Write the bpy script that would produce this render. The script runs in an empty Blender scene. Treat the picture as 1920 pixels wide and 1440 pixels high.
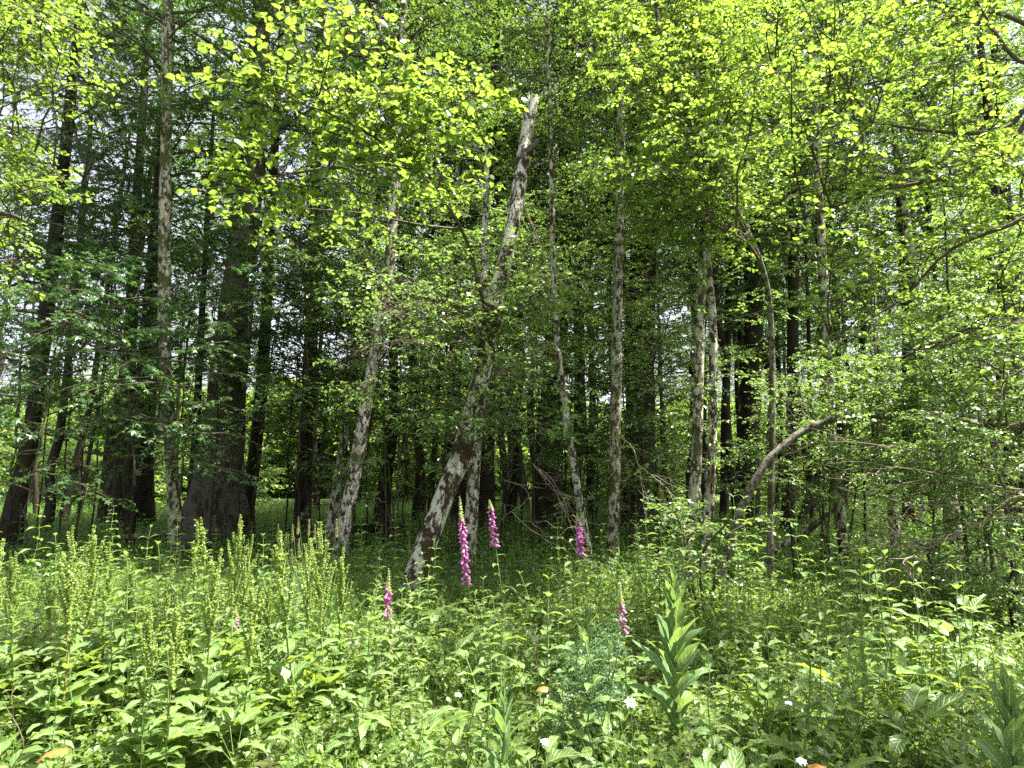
import bpy, math, random
import numpy as np
from mathutils import Vector

# ---------------------------------------------------------------- camera, sky, sun, exposure
C = bpy.context.scene.collection
SC = bpy.context.scene
F = 1251.0                       # focal length in pixels of a 1920 wide picture
PITCH = math.radians(7.7)
EYE = 1.6
cam_d = bpy.data.cameras.new('camera')
cam_d.sensor_width = 36.0
cam_d.lens = 36.0 * F / 1920.0
cam_d.clip_start = 0.05
cam_d.clip_end = 3000
cam = bpy.data.objects.new('camera', cam_d)
C.objects.link(cam)
cam.location = (0, 0, EYE)
cam.rotation_euler = (math.pi / 2 + PITCH, 0, 0)
SC.camera = cam

SUN_EL, SUN_AZ = math.radians(63), math.radians(92)     # azimuth from +Y towards +X
world = bpy.data.worlds.new('World')
SC.world = world
world.use_nodes = True
wn = world.node_tree
sky = wn.nodes.new('ShaderNodeTexSky')
sky.sky_type = 'NISHITA'
sky.sun_disc = False
sky.sun_elevation = SUN_EL
sky.sun_rotation = SUN_AZ
sky.dust_density = 4.0
sky.ozone_density = 0.6
hs = wn.nodes.new('ShaderNodeHueSaturation')          # a thin milky summer sky
hs.inputs['Saturation'].default_value = 0.4
wn.links.new(sky.outputs[0], hs.inputs['Color'])
wn.links.new(hs.outputs[0], wn.nodes['Background'].inputs[0])
wn.nodes['Background'].inputs[1].default_value = 0.085
sun_d = bpy.data.lights.new('sun', 'SUN')
sun_d.energy = 5.0
sun_d.angle = math.radians(0.5)
sun_d.color = (1.0, 0.95, 0.86)
sun = bpy.data.objects.new('sun', sun_d)
C.objects.link(sun)
SDIR = Vector((math.cos(SUN_EL) * math.sin(SUN_AZ), math.cos(SUN_EL) * math.cos(SUN_AZ), math.sin(SUN_EL)))
sun.rotation_euler = (-SDIR).to_track_quat('-Z', 'Y').to_euler()
sun.location = SDIR * 60
SC.view_settings.view_transform = 'Standard'
SC.view_settings.look = 'None'
SC.view_settings.exposure = 2.3
SC.view_settings.gamma = 1
cy = SC.cycles
cy.max_bounces = 7
cy.diffuse_bounces = 4
cy.glossy_bounces = 2
cy.transmission_bounces = 5
cy.transparent_max_bounces = 4
cy.caustics_reflective = False
cy.caustics_refractive = False
cy.use_denoising = False
cy.denoiser = 'OPENIMAGEDENOISE'
cy.denoising_input_passes = 'RGB_ALBEDO_NORMAL'

# ---------------------------------------------------------------- helpers
Z = np.array([0.0, 0.0, 1.0])
CP, SP = math.cos(PITCH), math.sin(PITCH)


def P(px, py, Y):
    """world point seen at pixel (px, py) of the 1920x1440 photograph, at forward distance Y"""
    u, v = (px - 960) / F, (720 - py) / F
    d = np.array([u, CP - v * SP, SP + v * CP])
    return np.array([0, 0, EYE]) + d * (Y / d[1])


def Pm(px, py, Y):
    px, py, Y = np.broadcast_arrays(np.asarray(px, float), np.asarray(py, float), np.asarray(Y, float))
    u, v = (px - 960) / F, (720 - py) / F
    d = np.stack([u, CP - v * SP, SP + v * CP], -1)
    return np.array([0, 0, EYE]) + d * (Y / d[..., 1])[..., None]


def nrm(a):
    return a / np.maximum(np.linalg.norm(a, axis=-1, keepdims=True), 1e-9)


def gz(x, y):
    x = np.asarray(x, float)
    y = np.asarray(y, float)
    return 0.05 * np.sin(x * 0.7 + 1.3) * np.cos(y * 0.55) + 0.03 * np.sin(x * 1.9 + y * 1.3)


class Geo:
    """collects quads / triangles with a material slot, a tone and two leaf coordinates"""

    def __init__(s):
        s.v, s.f, s.mi, s.tone, s.ac, s.al, s.n = [], [], [], [], [], [], 0

    def add(s, V, Fc, mi=0, tone=0.5, ac=None, al=None):
        V = np.asarray(V, float).reshape(-1, 3)
        Fc = np.asarray(Fc, np.int64)
        s.v.append(V)
        s.f.append(Fc + s.n)
        k = len(Fc)
        s.mi.append(np.full(k, mi, np.int32))
        s.tone.append(np.broadcast_to(np.asarray(tone, np.float32), (k,)))
        m = len(V)
        s.ac.append(np.zeros(m, np.float32) + (0.5 if ac is None else ac))
        s.al.append(np.zeros(m, np.float32) + (0.5 if al is None else al))
        s.n += m
        return s

    def mesh(s, name, mats, smooth=False, leafco=False):
        me = bpy.data.meshes.new(name)
        V = np.concatenate(s.v)
        me.vertices.add(len(V))
        me.vertices.foreach_set('co', V.astype(np.float32).ravel())
        tot = np.concatenate([np.full(len(f), f.shape[1], np.int32) for f in s.f])
        loops = np.concatenate([f.ravel() for f in s.f]).astype(np.int32)
        me.loops.add(len(loops))
        me.loops.foreach_set('vertex_index', loops)
        me.polygons.add(len(tot))
        st = np.concatenate([[0], np.cumsum(tot)[:-1]]).astype(np.int32)
        me.polygons.foreach_set('loop_start', st)
        me.polygons.foreach_set('material_index', np.concatenate(s.mi))
        me.polygons.foreach_set('use_smooth', np.full(len(tot), smooth, bool))
        for m in mats:
            me.materials.append(m)
        a = me.attributes.new('tone', 'FLOAT', 'FACE')
        a.data.foreach_set('value', np.concatenate(s.tone).astype(np.float32))
        if leafco:
            a = me.attributes.new('across', 'FLOAT', 'POINT')
            a.data.foreach_set('value', np.concatenate(s.ac).astype(np.float32))
            a = me.attributes.new('along', 'FLOAT', 'POINT')
            a.data.foreach_set('value', np.concatenate(s.al).astype(np.float32))
        me.update(calc_edges=True)
        return me


def thing(name, label, cat, loc=(0, 0, 0), rz=0.0, group=None, scale=1.0):
    o = bpy.data.objects.new(name, None)
    C.objects.link(o)
    o.empty_display_size = 0.2
    o.location = [float(q) for q in loc]
    o.rotation_euler = (0, 0, rz)
    o.scale = (scale, scale, scale)
    o['label'] = label
    o['category'] = cat
    if group:
        o['group'] = group
    return o


def part(name, me, parent=None, loc=None, rot=None, scale=None):
    o = bpy.data.objects.new(name, me)
    C.objects.link(o)
    if parent:
        o.parent = parent
    if loc is not None:
        o.location = [float(q) for q in loc]
    if rot is not None:
        o.rotation_euler = rot
    if scale is not None:
        o.scale = (scale, scale, scale) if np.isscalar(scale) else scale
    return o


def tag(o, label=None, cat=None, group=None, kind=None):
    for k, v in (('label', label), ('category', cat), ('group', group), ('kind', kind)):
        if v:
            o[k] = v
    return o


# ---- materials
def N(nt, t, **kw):
    n = nt.nodes.new(t)
    for k, v in kw.items():
        setattr(n, k, v)
    return n


def mixcol(nt, fac, a, b, blend='MIX'):
    n = N(nt, 'ShaderNodeMix', data_type='RGBA', blend_type=blend)
    for i, q in ((0, fac), (6, a), (7, b)):
        if hasattr(q, 'is_linked'):
            nt.links.new(q, n.inputs[i])
        elif i == 0:
            n.inputs[0].default_value = q
        else:
            n.inputs[i].default_value = (*q, 1)
    return n.outputs[2]


def math_(nt, op, a, b=0.5, c=None):
    n = N(nt, 'ShaderNodeMath', operation=op)
    for i, q in enumerate((a, b, c)):
        if q is None:
            continue
        if hasattr(q, 'is_linked'):
            nt.links.new(q, n.inputs[i])
        else:
            n.inputs[i].default_value = q
    return n.outputs[0]


def ramp(nt, fac, lo, hi):
    n = N(nt, 'ShaderNodeMapRange')
    nt.links.new(fac, n.inputs[0])
    n.inputs[1].default_value = lo
    n.inputs[2].default_value = hi
    return n.outputs[0]


def leaf_mat(name, dark, light, trans, tfac=0.45, rough=0.42, spec=0.45, veins=False, nveins=9, old=None):
    m = bpy.data.materials.new(name)
    m.use_nodes = True
    nt = m.node_tree
    nt.nodes.clear()
    out = N(nt, 'ShaderNodeOutputMaterial')
    at = N(nt, 'ShaderNodeAttribute', attribute_name='tone')
    oi = N(nt, 'ShaderNodeObjectInfo')
    t = math_(nt, 'ADD', math_(nt, 'MULTIPLY', at.outputs['Fac'], 0.75), math_(nt, 'MULTIPLY', oi.outputs['Random'], 0.25))
    col = mixcol(nt, t, dark, light)
    tr = mixcol(nt, t, tuple(0.8 * c for c in trans), tuple(min(1, 1.12 * c) for c in trans))
    if old:                                  # a few yellowed / browned leaves
        o_ = math_(nt, 'GREATER_THAN', at.outputs['Fac'], 0.985)
        col = mixcol(nt, o_, col, old)
        tr = mixcol(nt, o_, tr, tuple(1.6 * c for c in old))
    pr = N(nt, 'ShaderNodeBsdfPrincipled')
    pr.inputs['Roughness'].default_value = rough
    pr.inputs['Specular IOR Level'].default_value = spec
    tl = N(nt, 'ShaderNodeBsdfTranslucent')
    if veins:
        ac = N(nt, 'ShaderNodeAttribute', attribute_name='across').outputs['Fac']
        al = N(nt, 'ShaderNodeAttribute', attribute_name='along').outputs['Fac']
        a_ = math_(nt, 'ABSOLUTE', math_(nt, 'SUBTRACT', ac, 0.5))
        mid = ramp(nt, a_, 0.045, 0.015)
        ph = math_(nt, 'SUBTRACT', math_(nt, 'MULTIPLY', al, nveins), math_(nt, 'MULTIPLY', a_, nveins * 0.45))
        lat = ramp(nt, math_(nt, 'ABSOLUTE', math_(nt, 'SUBTRACT', math_(nt, 'FRACT', ph), 0.5)), 0.09, 0.02)
        v = math_(nt, 'MAXIMUM', mid, math_(nt, 'MULTIPLY', lat, 0.45))
        col = mixcol(nt, v, col, tuple(min(0.6, 2.0 * c + 0.03) for c in light))
        no = N(nt, 'ShaderNodeTexNoise')
        no.inputs['Scale'].default_value = 60
        no.inputs['Detail'].default_value = 3
        hgt = math_(nt, 'SUBTRACT', math_(nt, 'MULTIPLY', no.outputs[0], 0.35), math_(nt, 'ADD', v, math_(nt, 'MULTIPLY', math_(nt, 'ABSOLUTE', math_(nt, 'SUBTRACT', math_(nt, 'FRACT', ph), 0.5)), -0.9)))
        bu = N(nt, 'ShaderNodeBump')
        bu.inputs['Strength'].default_value = 0.55
        bu.inputs['Distance'].default_value = 0.006
        nt.links.new(hgt, bu.inputs['Height'])
        nt.links.new(bu.outputs[0], pr.inputs['Normal'])
        nt.links.new(bu.outputs[0], tl.inputs['Normal'])
        tr = mixcol(nt, math_(nt, 'MULTIPLY', v, 0.5), tr, (0.75, 0.85, 0.35))
    nt.links.new(col, pr.inputs['Base Color'])
    nt.links.new(tr, tl.inputs['Color'])
    mx = N(nt, 'ShaderNodeMixShader')
    mx.inputs[0].default_value = tfac
    nt.links.new(pr.outputs[0], mx.inputs[1])
    nt.links.new(tl.outputs[0], mx.inputs[2])
    nt.links.new(mx.outputs[0], out.inputs[0])
    return m


def bark_mat(name, base, dark, moss, dark_amt=0.5, moss_amt=0.5, sc=(7, 7, 2.5), bump=0.6, furrow=False):
    m = bpy.data.materials.new(name)
    m.use_nodes = True
    nt = m.node_tree
    pr = nt.nodes['Principled BSDF']
    pr.inputs['Roughness'].default_value = 0.9
    pr.inputs['Specular IOR Level'].default_value = 0.15
    tc = N(nt, 'ShaderNodeTexCoord')
    oi = N(nt, 'ShaderNodeObjectInfo')
    geo = N(nt, 'ShaderNodeNewGeometry')

    def noise(scale, det=4.0, rough=0.6, off=0.0):
        mp = N(nt, 'ShaderNodeMapping')
        mp.inputs['Scale'].default_value = scale
        mp.inputs['Location'].default_value = (off, off * 0.7, off * 1.3)
        nt.links.new(tc.outputs['Object'], mp.inputs[0])
        n = N(nt, 'ShaderNodeTexNoise')
        n.inputs['Scale'].default_value = 1.0
        n.inputs['Detail'].default_value = det
        n.inputs['Roughness'].default_value = rough
        nt.links.new(mp.outputs[0], n.inputs[0])
        return n.outputs[0]
    fine = noise((38, 38, 22), 3)
    c = mixcol(nt, ramp(nt, fine, 0.3, 0.7), tuple(0.62 * q for q in base), tuple(1.15 * q for q in base))
    big = noise(sc, 8, 0.74, 3.1)
    edge = 0.62 - 0.24 * dark_amt
    c = mixcol(nt, ramp(nt, big, edge, edge + 0.05), c, dark)
    ms = noise((3.2, 3.2, 1.6), 5, 0.65, 9.7)
    e2 = 0.66 - 0.26 * moss_amt
    c = mixcol(nt, ramp(nt, ms, e2, e2 + 0.08), c, moss)
    # small dark lenticel marks
    lm = noise((22, 22, 60), 2, 0.5, 5.0)
    c = mixcol(nt, math_(nt, 'MULTIPLY', ramp(nt, lm, 0.62, 0.7), 0.7), c, dark)
    nt.links.new(c, pr.inputs['Base Color'])
    hs = noise((26, 26, 4), 5, 0.7) if furrow else noise((30, 30, 24), 5, 0.7)
    h = math_(nt, 'ADD', hs, math_(nt, 'MULTIPLY', big, 0.8))
    bu = N(nt, 'ShaderNodeBump')
    bu.inputs['Strength'].default_value = bump
    bu.inputs['Distance'].default_value = 0.04 if furrow else 0.02
    nt.links.new(h, bu.inputs['Height'])
    nt.links.new(bu.outputs[0], pr.inputs['Normal'])
    return m


def plain_mat(name, col, rough=0.7, var=0.25, spec=0.3, scale=30):
    m = bpy.data.materials.new(name)
    m.use_nodes = True
    nt = m.node_tree
    pr = nt.nodes['Principled BSDF']
    pr.inputs['Roughness'].default_value = rough
    pr.inputs['Specular IOR Level'].default_value = spec
    tc = N(nt, 'ShaderNodeTexCoord')
    n = N(nt, 'ShaderNodeTexNoise')
    n.inputs['Scale'].default_value = scale
    n.inputs['Detail'].default_value = 4
    nt.links.new(tc.outputs['Object'], n.inputs[0])
    c = mixcol(nt, ramp(nt, n.outputs[0], 0.3, 0.7), tuple((1 - var) * q for q in col), tuple(min(1, (1 + var) * q) for q in col))
    nt.links.new(c, pr.inputs['Base Color'])
    return m


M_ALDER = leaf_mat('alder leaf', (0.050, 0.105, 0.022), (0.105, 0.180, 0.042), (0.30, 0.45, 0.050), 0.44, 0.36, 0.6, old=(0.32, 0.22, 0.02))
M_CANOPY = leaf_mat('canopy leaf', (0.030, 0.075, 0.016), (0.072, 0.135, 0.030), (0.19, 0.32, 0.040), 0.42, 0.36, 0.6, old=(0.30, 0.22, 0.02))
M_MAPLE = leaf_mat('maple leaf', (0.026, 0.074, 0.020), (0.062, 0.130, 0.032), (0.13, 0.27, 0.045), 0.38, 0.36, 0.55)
M_SHRUB = leaf_mat('shrub leaf', (0.055, 0.120, 0.030), (0.110, 0.200, 0.055), (0.28, 0.44, 0.07), 0.38, 0.38, 0.65, old=(0.34, 0.27, 0.03))
M_NEEDLE = leaf_mat('conifer needle', (0.015, 0.040, 0.014), (0.035, 0.075, 0.022), (0.06, 0.13, 0.02), 0.25)
M_HERB = leaf_mat('herb leaf', (0.056, 0.115, 0.026), (0.140, 0.212, 0.052), (0.34, 0.47, 0.06), 0.38, 0.45, 0.45)
M_DOCK = leaf_mat('dock leaf', (0.070, 0.132, 0.034), (0.138, 0.215, 0.058), (0.36, 0.50, 0.05), 0.36, 0.36, 0.55, veins=True)
M_WOOLLY = leaf_mat('woolly leaf', (0.080, 0.145, 0.052), (0.130, 0.210, 0.085), (0.30, 0.46, 0.09), 0.34, 0.8, 0.15, veins=True, nveins=7)
M_SEED = leaf_mat('green seed cluster', (0.16, 0.25, 0.05), (0.30, 0.38, 0.10), (0.45, 0.56, 0.12), 0.4)
M_GRASS = leaf_mat('grass blade', (0.060, 0.125, 0.030), (0.125, 0.205, 0.055), (0.28, 0.44, 0.06), 0.35)
M_FLOOR = leaf_mat('woodland floor leaf', (0.045, 0.105, 0.022), (0.095, 0.180, 0.040), (0.24, 0.42, 0.05), 0.4)
M_FEATHER = leaf_mat('blue green feathery leaf', (0.035, 0.080, 0.030), (0.070, 0.135, 0.048), (0.14, 0.28, 0.06), 0.3)
M_STEM = plain_mat('green stem', (0.12, 0.19, 0.05))
M_REDSTEM = plain_mat('reddish stem', (0.17, 0.13, 0.05))
M_TWIG = plain_mat('twig bark', (0.075, 0.062, 0.042), 0.9)
M_DEAD = plain_mat('dead twig', (0.19, 0.15, 0.11), 0.9)
M_BELL = leaf_mat('magenta petal', (0.34, 0.055, 0.27), (0.52, 0.16, 0.43), (0.55, 0.14, 0.44), 0.4, 0.5)
M_BELL_PALE = leaf_mat('pale pink petal', (0.42, 0.14, 0.36), (0.60, 0.28, 0.52), (0.58, 0.24, 0.48), 0.4, 0.5)
M_BUD = leaf_mat('pale bud', (0.32, 0.40, 0.14), (0.50, 0.46, 0.28), (0.5, 0.55, 0.2), 0.35)
M_PETAL = leaf_mat('white petal', (0.75, 0.75, 0.72), (0.82, 0.82, 0.80), (0.75, 0.75, 0.68), 0.3)
M_YELLOW = plain_mat('yellow flower centre', (0.75, 0.45, 0.02))
M_PANICLE = leaf_mat('pale grass panicle', (0.25, 0.27, 0.11), (0.40, 0.38, 0.19), (0.45, 0.45, 0.2), 0.35)
M_MOSS = leaf_mat('brown moss', (0.030, 0.022, 0.008), (0.075, 0.055, 0.018), (0.08, 0.06, 0.02), 0.2)
M_DRY = leaf_mat('dry brown leaf', (0.22, 0.10, 0.03), (0.42, 0.22, 0.06), (0.5, 0.25, 0.05), 0.35)
B_PALE = bark_mat('pale alder bark', (0.54, 0.51, 0.43), (0.050, 0.033, 0.022), (0.075, 0.072, 0.028), 0.58, 0.42, (11, 11, 6), 0.8)
B_PALE2 = bark_mat('speckled grey bark', (0.48, 0.46, 0.36), (0.060, 0.040, 0.026), (0.070, 0.076, 0.028), 0.58, 0.52, (13, 13, 7), 0.8)
B_DARK = bark_mat('dark mossy bark', (0.045, 0.036, 0.027), (0.020, 0.015, 0.011), (0.034, 0.038, 0.012), 0.5, 0.45, (6, 6, 2), 0.8)
B_FURROW = bark_mat('furrowed grey bark', (0.130, 0.115, 0.092), (0.050, 0.036, 0.024), (0.045, 0.038, 0.014), 0.35, 0.45, (3, 3, 1.2), 1.0, True)
B_GREY = bark_mat('grey branch bark', (0.20, 0.19, 0.145), (0.045, 0.035, 0.025), (0.055, 0.058, 0.022), 0.55, 0.55, (14, 14, 8), 0.9)
B_MOSSY = bark_mat('mossy thin bark', (0.110, 0.105, 0.070), (0.05, 0.04, 0.026), (0.095, 0.105, 0.030), 0.4, 0.6)


# ---- curves and tubes
def catmull(pts, n):
    p = np.asarray(pts, float)
    if len(p) == 2:
        t = np.linspace(0, 1, n)[:, None]
        return p[0] * (1 - t) + p[1] * t
    q = np.vstack([2 * p[0] - p[1], p, 2 * p[-1] - p[-2]])
    k = len(p) - 1
    s = np.linspace(0, k - 1e-6, n)
    i = s.astype(int)
    t = (s - i)[:, None]
    a, b, c, d = q[i], q[i + 1], q[i + 2], q[i + 3]
    return 0.5 * (2 * b + (c - a) * t + (2 * a - 5 * b + 4 * c - d) * t * t + (3 * b - a - 3 * c + d) * t ** 3)


def tubes(geo, Cv, R, sides=5, mi=0, tone=0.5):
    """Cv (M,Pn,3), R (M,Pn): M tapered tubes"""
    Cv = np.asarray(Cv, float)
    R = np.broadcast_to(np.asarray(R, float), Cv.shape[:2])
    M_, n = Cv.shape[:2]
    tan = nrm(np.gradient(Cv, axis=1))
    ref = np.where(np.abs(nrm(Cv[:, -1] - Cv[:, 0])[:, 2:3]) > 0.8, np.array([[1.0, 0, 0]]), Z[None])
    s1 = nrm(np.cross(tan, ref[:, None]))
    s2 = np.cross(tan, s1)
    a = np.arange(sides) * 2 * math.pi / sides
    V = Cv[:, :, None] + R[:, :, None, None] * (np.cos(a)[None, None, :, None] * s1[:, :, None] + np.sin(a)[None, None, :, None] * s2[:, :, None])
    idx = np.arange(M_ * n * sides).reshape(M_, n, sides)
    r = np.roll(idx, -1, axis=2)
    Fc = np.stack([idx[:, :-1], r[:, :-1], r[:, 1:], idx[:, 1:]], -1).reshape(-1, 4)
    geo.add(V, Fc, mi, tone)


def rugged(geo, pts, rad, sides=16, mi=0, rng=None, rough=0.07, flare=0.0, jag=False):
    """a trunk: uneven tapered tube through pts (n,3) with radii rad (n), base first"""
    pts = np.asarray(pts, float)
    rad = np.asarray(rad, float)
    n = len(pts)
    tan = nrm(np.gradient(pts, axis=0))
    s1 = nrm(np.cross(tan, np.array([0.05, 1, 0])))
    s2 = np.cross(tan, s1)
    a = np.arange(sides) * 2 * math.pi / sides
    L = np.concatenate([[0], np.cumsum(np.linalg.norm(np.diff(pts, axis=0), axis=1))])
    ph = rng.uniform(0, 6.28, 8)
    k = np.zeros((n, sides))
    for j, (fa, fl) in enumerate([(2, 1.1), (3, 0.6), (5, 1.7), (1, 2.9), (4, 3.3)]):
        k += np.sin(fa * a[None] + fl * L[:, None] + ph[j]) / (1 + 0.4 * j)
    k = 1 + rough * (k * 0.6 + rng.normal(0, 0.35, (n, sides)))
    if flare:
        fl = np.exp(-L / (2.2 * rad[0] + 0.1))[:, None]
        k += flare * fl * (0.75 + 0.5 * np.maximum(0, np.sin(5 * a[None] + ph[6])))
    V = pts[:, None] + rad[:, None, None] * k[..., None] * (np.cos(a)[None, :, None] * s1[:, None] + np.sin(a)[None, :, None] * s2[:, None])
    if jag:
        V[-1] += tan[-1] * rad[-1] * rng.uniform(-1.0, 1.3, (sides, 1))
    idx = np.arange(n * sides).reshape(n, sides)
    r = np.roll(idx, -1, axis=1)
    Fc = np.stack([idx[:-1], r[:-1], r[1:], idx[1:]], -1).reshape(-1, 4)
    geo.add(V, Fc, mi)
    geo.add(np.vstack([V[-1], pts[-1] - tan[-1] * rad[-1] * 0.4]), np.stack([np.arange(sides), np.roll(np.arange(sides), -1), np.full(sides, sides)], -1), mi)


def curves(rng, o, d, L, n, droop=0.1, wig=0.06):
    t = np.linspace(0, 1, n)
    Cv = o[:, None] + d[:, None] * (L[:, None] * t)[..., None]
    Cv[..., 2] -= droop * L[:, None] * t ** 2
    w = np.cumsum(rng.normal(0, 1, Cv.shape), axis=1) / math.sqrt(n)
    w -= w[:, :1]
    return Cv + w * (wig * L)[:, None, None]


def at_t(Cv, t):
    M_, n = Cv.shape[:2]
    s = np.clip(t, 0, 1 - 1e-6) * (n - 1)
    i = s.astype(int)
    f = (s - i)[..., None]
    r = np.arange(M_)[:, None]
    a, b = Cv[r, i], Cv[r, i + 1]
    return a + (b - a) * f, nrm(b - a)


def kids(rng, Cv, k, t0, t1, ang, roll, amin=0.0):
    M_ = len(Cv)
    t = np.linspace(t0, t1, k)[None] + rng.uniform(-0.5, 0.5, (M_, k)) * (t1 - t0) / max(k, 1)
    t = np.clip(t, 0.02, 1)
    p, tan = at_t(Cv, t)
    side = nrm(np.cross(tan, Z) + rng.normal(0, 0.02, tan.shape))
    up = np.cross(side, tan)
    ro = rng.normal(0, roll, (M_, k))[..., None]
    sg = np.where((np.arange(k)[None] + rng.integers(0, 2, (M_, 1))) % 2 == 0, 1.0, -1.0)[..., None]
    sd = sg * side * np.cos(ro) + up * np.sin(ro)
    an = (ang + rng.normal(0, 0.2, (M_, k)))[..., None]
    d = nrm(tan * np.cos(an) + sd * np.sin(an))
    return p.reshape(-1, 3), d.reshape(-1, 3), t.reshape(-1)


# leaf templates: x across, y along, z out of the leaf; faces
T_OVAL = (np.array([[0, 0, 0], [.30, .22, .05], [.36, .55, .06], [.16, .86, .02], [0, 1, -.06], [-.16, .86, .02], [-.36, .55, .06], [-.30, .22, .05]]),
          np.array([[0, 1, 2, 3], [0, 3, 4, 4], [0, 5, 6, 7]]))
T_OVAL = (np.array([[0, 0, 0], [.33, .32, .07], [.30, .70, .05], [0, 1, -.07], [-.30, .70, .05], [-.33, .32, .07]]),
          np.array([[0, 1, 2, 3], [0, 3, 4, 5]]))
T_NEAR = (np.array([[0, -.16, .03], [0, 0, 0], [.24, .14, .05], [.36, .36, .08], [.31, .64, .06], [.15, .87, 0], [0, 1.04, -.10],
                    [-.15, .87, 0], [-.31, .64, .06], [-.36, .36, .08], [-.24, .14, .05], [0, .5, -.02]]),
          np.array([[1, 2, 3, 11], [11, 3, 4, 5], [11, 5, 6, 7], [11, 7, 8, 9], [1, 11, 9, 10]]))
T_BLADE = (np.array([[-.5, 0, 0], [.5, 0, 0], [.4, .4, .02], [-.4, .4, .02], [.28, .75, -.05], [-.28, .75, -.05], [0, 1, -.2]]),
           np.array([[0, 1, 2, 3], [3, 2, 4, 5], [5, 4, 6, 6]]))
T_BLADE = (np.array([[-.5, 0, 0], [.5, 0, 0], [.42, .5, .03], [-.42, .5, .03], [.05, 1, -.22], [-.05, 1, -.22]]),
           np.array([[0, 1, 2, 3], [3, 2, 4, 5]]))


def maple_template():
    rad = []
    for lob, (a, r) in enumerate([(-128, .62), (-62, .92), (0, 1.0), (62, .92), (128, .62)]):
        rad += [(a - 16, r * .70), (a - 9, r * .72), (a, r), (a + 9, r * .72), (a + 16, r * .70), (a + 32, r * .34)]
    rad = rad[:-1] + [(180, .12)]
    V = [[0, 0, 0]] + [[math.sin(math.radians(a)) * r * .62, math.cos(math.radians(a)) * r * .62 + .25, -.10 * r * r] for a, r in rad]
    k = len(rad)
    V = np.array(V)
    V[0] = [0, .25, .03]
    return V, np.array([[0, 1 + (i + 1) % k, 1 + i] for i in range(k)])


T_MAPLE = maple_template()


def leaves(geo, T, p, d, nv, size, rng, asp=1.0, mi=0, tone=None):
    TV, TF = T
    Nn = len(p)
    if Nn == 0:
        return
    d = nrm(d)
    X = nrm(np.cross(d, nv))
    Zl = np.cross(X, d)
    size = np.broadcast_to(np.asarray(size, float), (Nn,))[:, None, None]
    bend = rng.uniform(-0.8, 3.6, (Nn, 1, 1))
    V = p[:, None] + size * (X[:, None] * (TV[None, :, 0:1] * asp) + d[:, None] * TV[None, :, 1:2] + Zl[:, None] * TV[None, :, 2:3] * bend)
    Fc = TF[None] + (np.arange(Nn) * len(TV))[:, None, None]
    if tone is None:
        tone = rng.uniform(0, 1, Nn)
    geo.add(V, Fc.reshape(-1, TF.shape[1]), mi, np.repeat(tone, len(TF)))


def leaf_kids(geo, rng, Cv, k, T, size, asp=1.0, mi=0, t0=0.1, roll=0.35, ang=0.9, hang=0.2, tilt=0.42, tbias=0.0):
    p, d, t = kids(rng, Cv, k, t0, 1.0, ang, roll)
    d = nrm(d + np.array([0, 0, -hang]) + rng.normal(0, 0.15, d.shape))
    nv = nrm(Z[None] + rng.normal(0, tilt, d.shape))
    sz = size * rng.uniform(0.45, 1.25, len(p))
    tone = np.clip(rng.beta(2.2, 2.2, len(p)) + tbias, 0, 1)
    leaves(geo, T, p, d, nv, sz, rng, asp, mi, tone)


def spray(geo, rng, C1, r1, n2, n3, n4, len2, len3, leaf, T=T_OVAL, asp=1.0, wood=1, droop=0.12, t2=0.25, hang=0.2, roll2=0.35, roll3=0.4, tilt=0.42, thin=True):
    """foliage on main branches C1 (M,P,3): branchlets, twigs, leaves"""
    n = C1.shape[1]
    tp = np.linspace(1, 0.25, n)
    tubes(geo, C1, np.asarray(r1)[:, None] * tp[None], 5, wood)
    L1 = np.linalg.norm(C1[:, -1] - C1[:, 0], axis=1)
    o, d, t = kids(rng, C1, n2, t2, 1.0, 0.85, roll2)
    L = np.minimum(len2, np.repeat(L1, n2) * 0.7) * (1.15 - 0.6 * t) * rng.uniform(0.6, 1.25, len(o))
    C2 = curves(rng, o, d, L, 5, droop, 0.07)
    tubes(geo, C2, (0.0045 + 0.006 * L)[:, None] * np.linspace(1, 0.3, 5)[None], 4, wood)
    o, d, t = kids(rng, C2, n3, 0.15, 1.0, 0.8, roll3)
    L = len3 * rng.uniform(0.55, 1.3, len(o)) * (1.15 - 0.5 * t)
    C3 = curves(rng, o, d, L, 4, droop, 0.06)
    if thin:
        tubes(geo, C3, 0.0028 * np.linspace(1, 0.4, 4)[None].repeat(len(C3), 0), 3, wood)
    leaf_kids(geo, rng, C3, n4, T, leaf, asp, 0, hang=hang, tilt=tilt)
    return C2, C3


def to_tips(rng, limb, tips, n=7, up=0.12, minback=0.0):
    """bowed branches from the nearest lower places of a limb (K,3) to tips (M,3)"""
    D = np.linalg.norm(tips[:, None] - limb[None], axis=2) + 1.5 * np.maximum(0, limb[None, :, 2] - tips[:, None, 2] + 0.2) + rng.uniform(0, 0.6, (len(tips), len(limb)))
    o = limb[np.argmin(D, axis=1)]
    t = np.linspace(0, 1, n)[None, :, None]
    L = np.linalg.norm(tips - o, axis=1)
    mid = (o + tips) / 2 + Z[None] * (up * L)[:, None] + rng.normal(0, 0.08, o.shape) * L[:, None]
    Cv = o[:, None] * (1 - t) ** 2 + 2 * mid[:, None] * t * (1 - t) + tips[:, None] * t ** 2
    w = np.cumsum(rng.normal(0, 1, Cv.shape), axis=1) / math.sqrt(n)
    w = w - w[:, :1] - (w[:, -1:] - w[:, :1]) * t
    return Cv + w * (0.05 * L)[:, None, None], L


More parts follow.
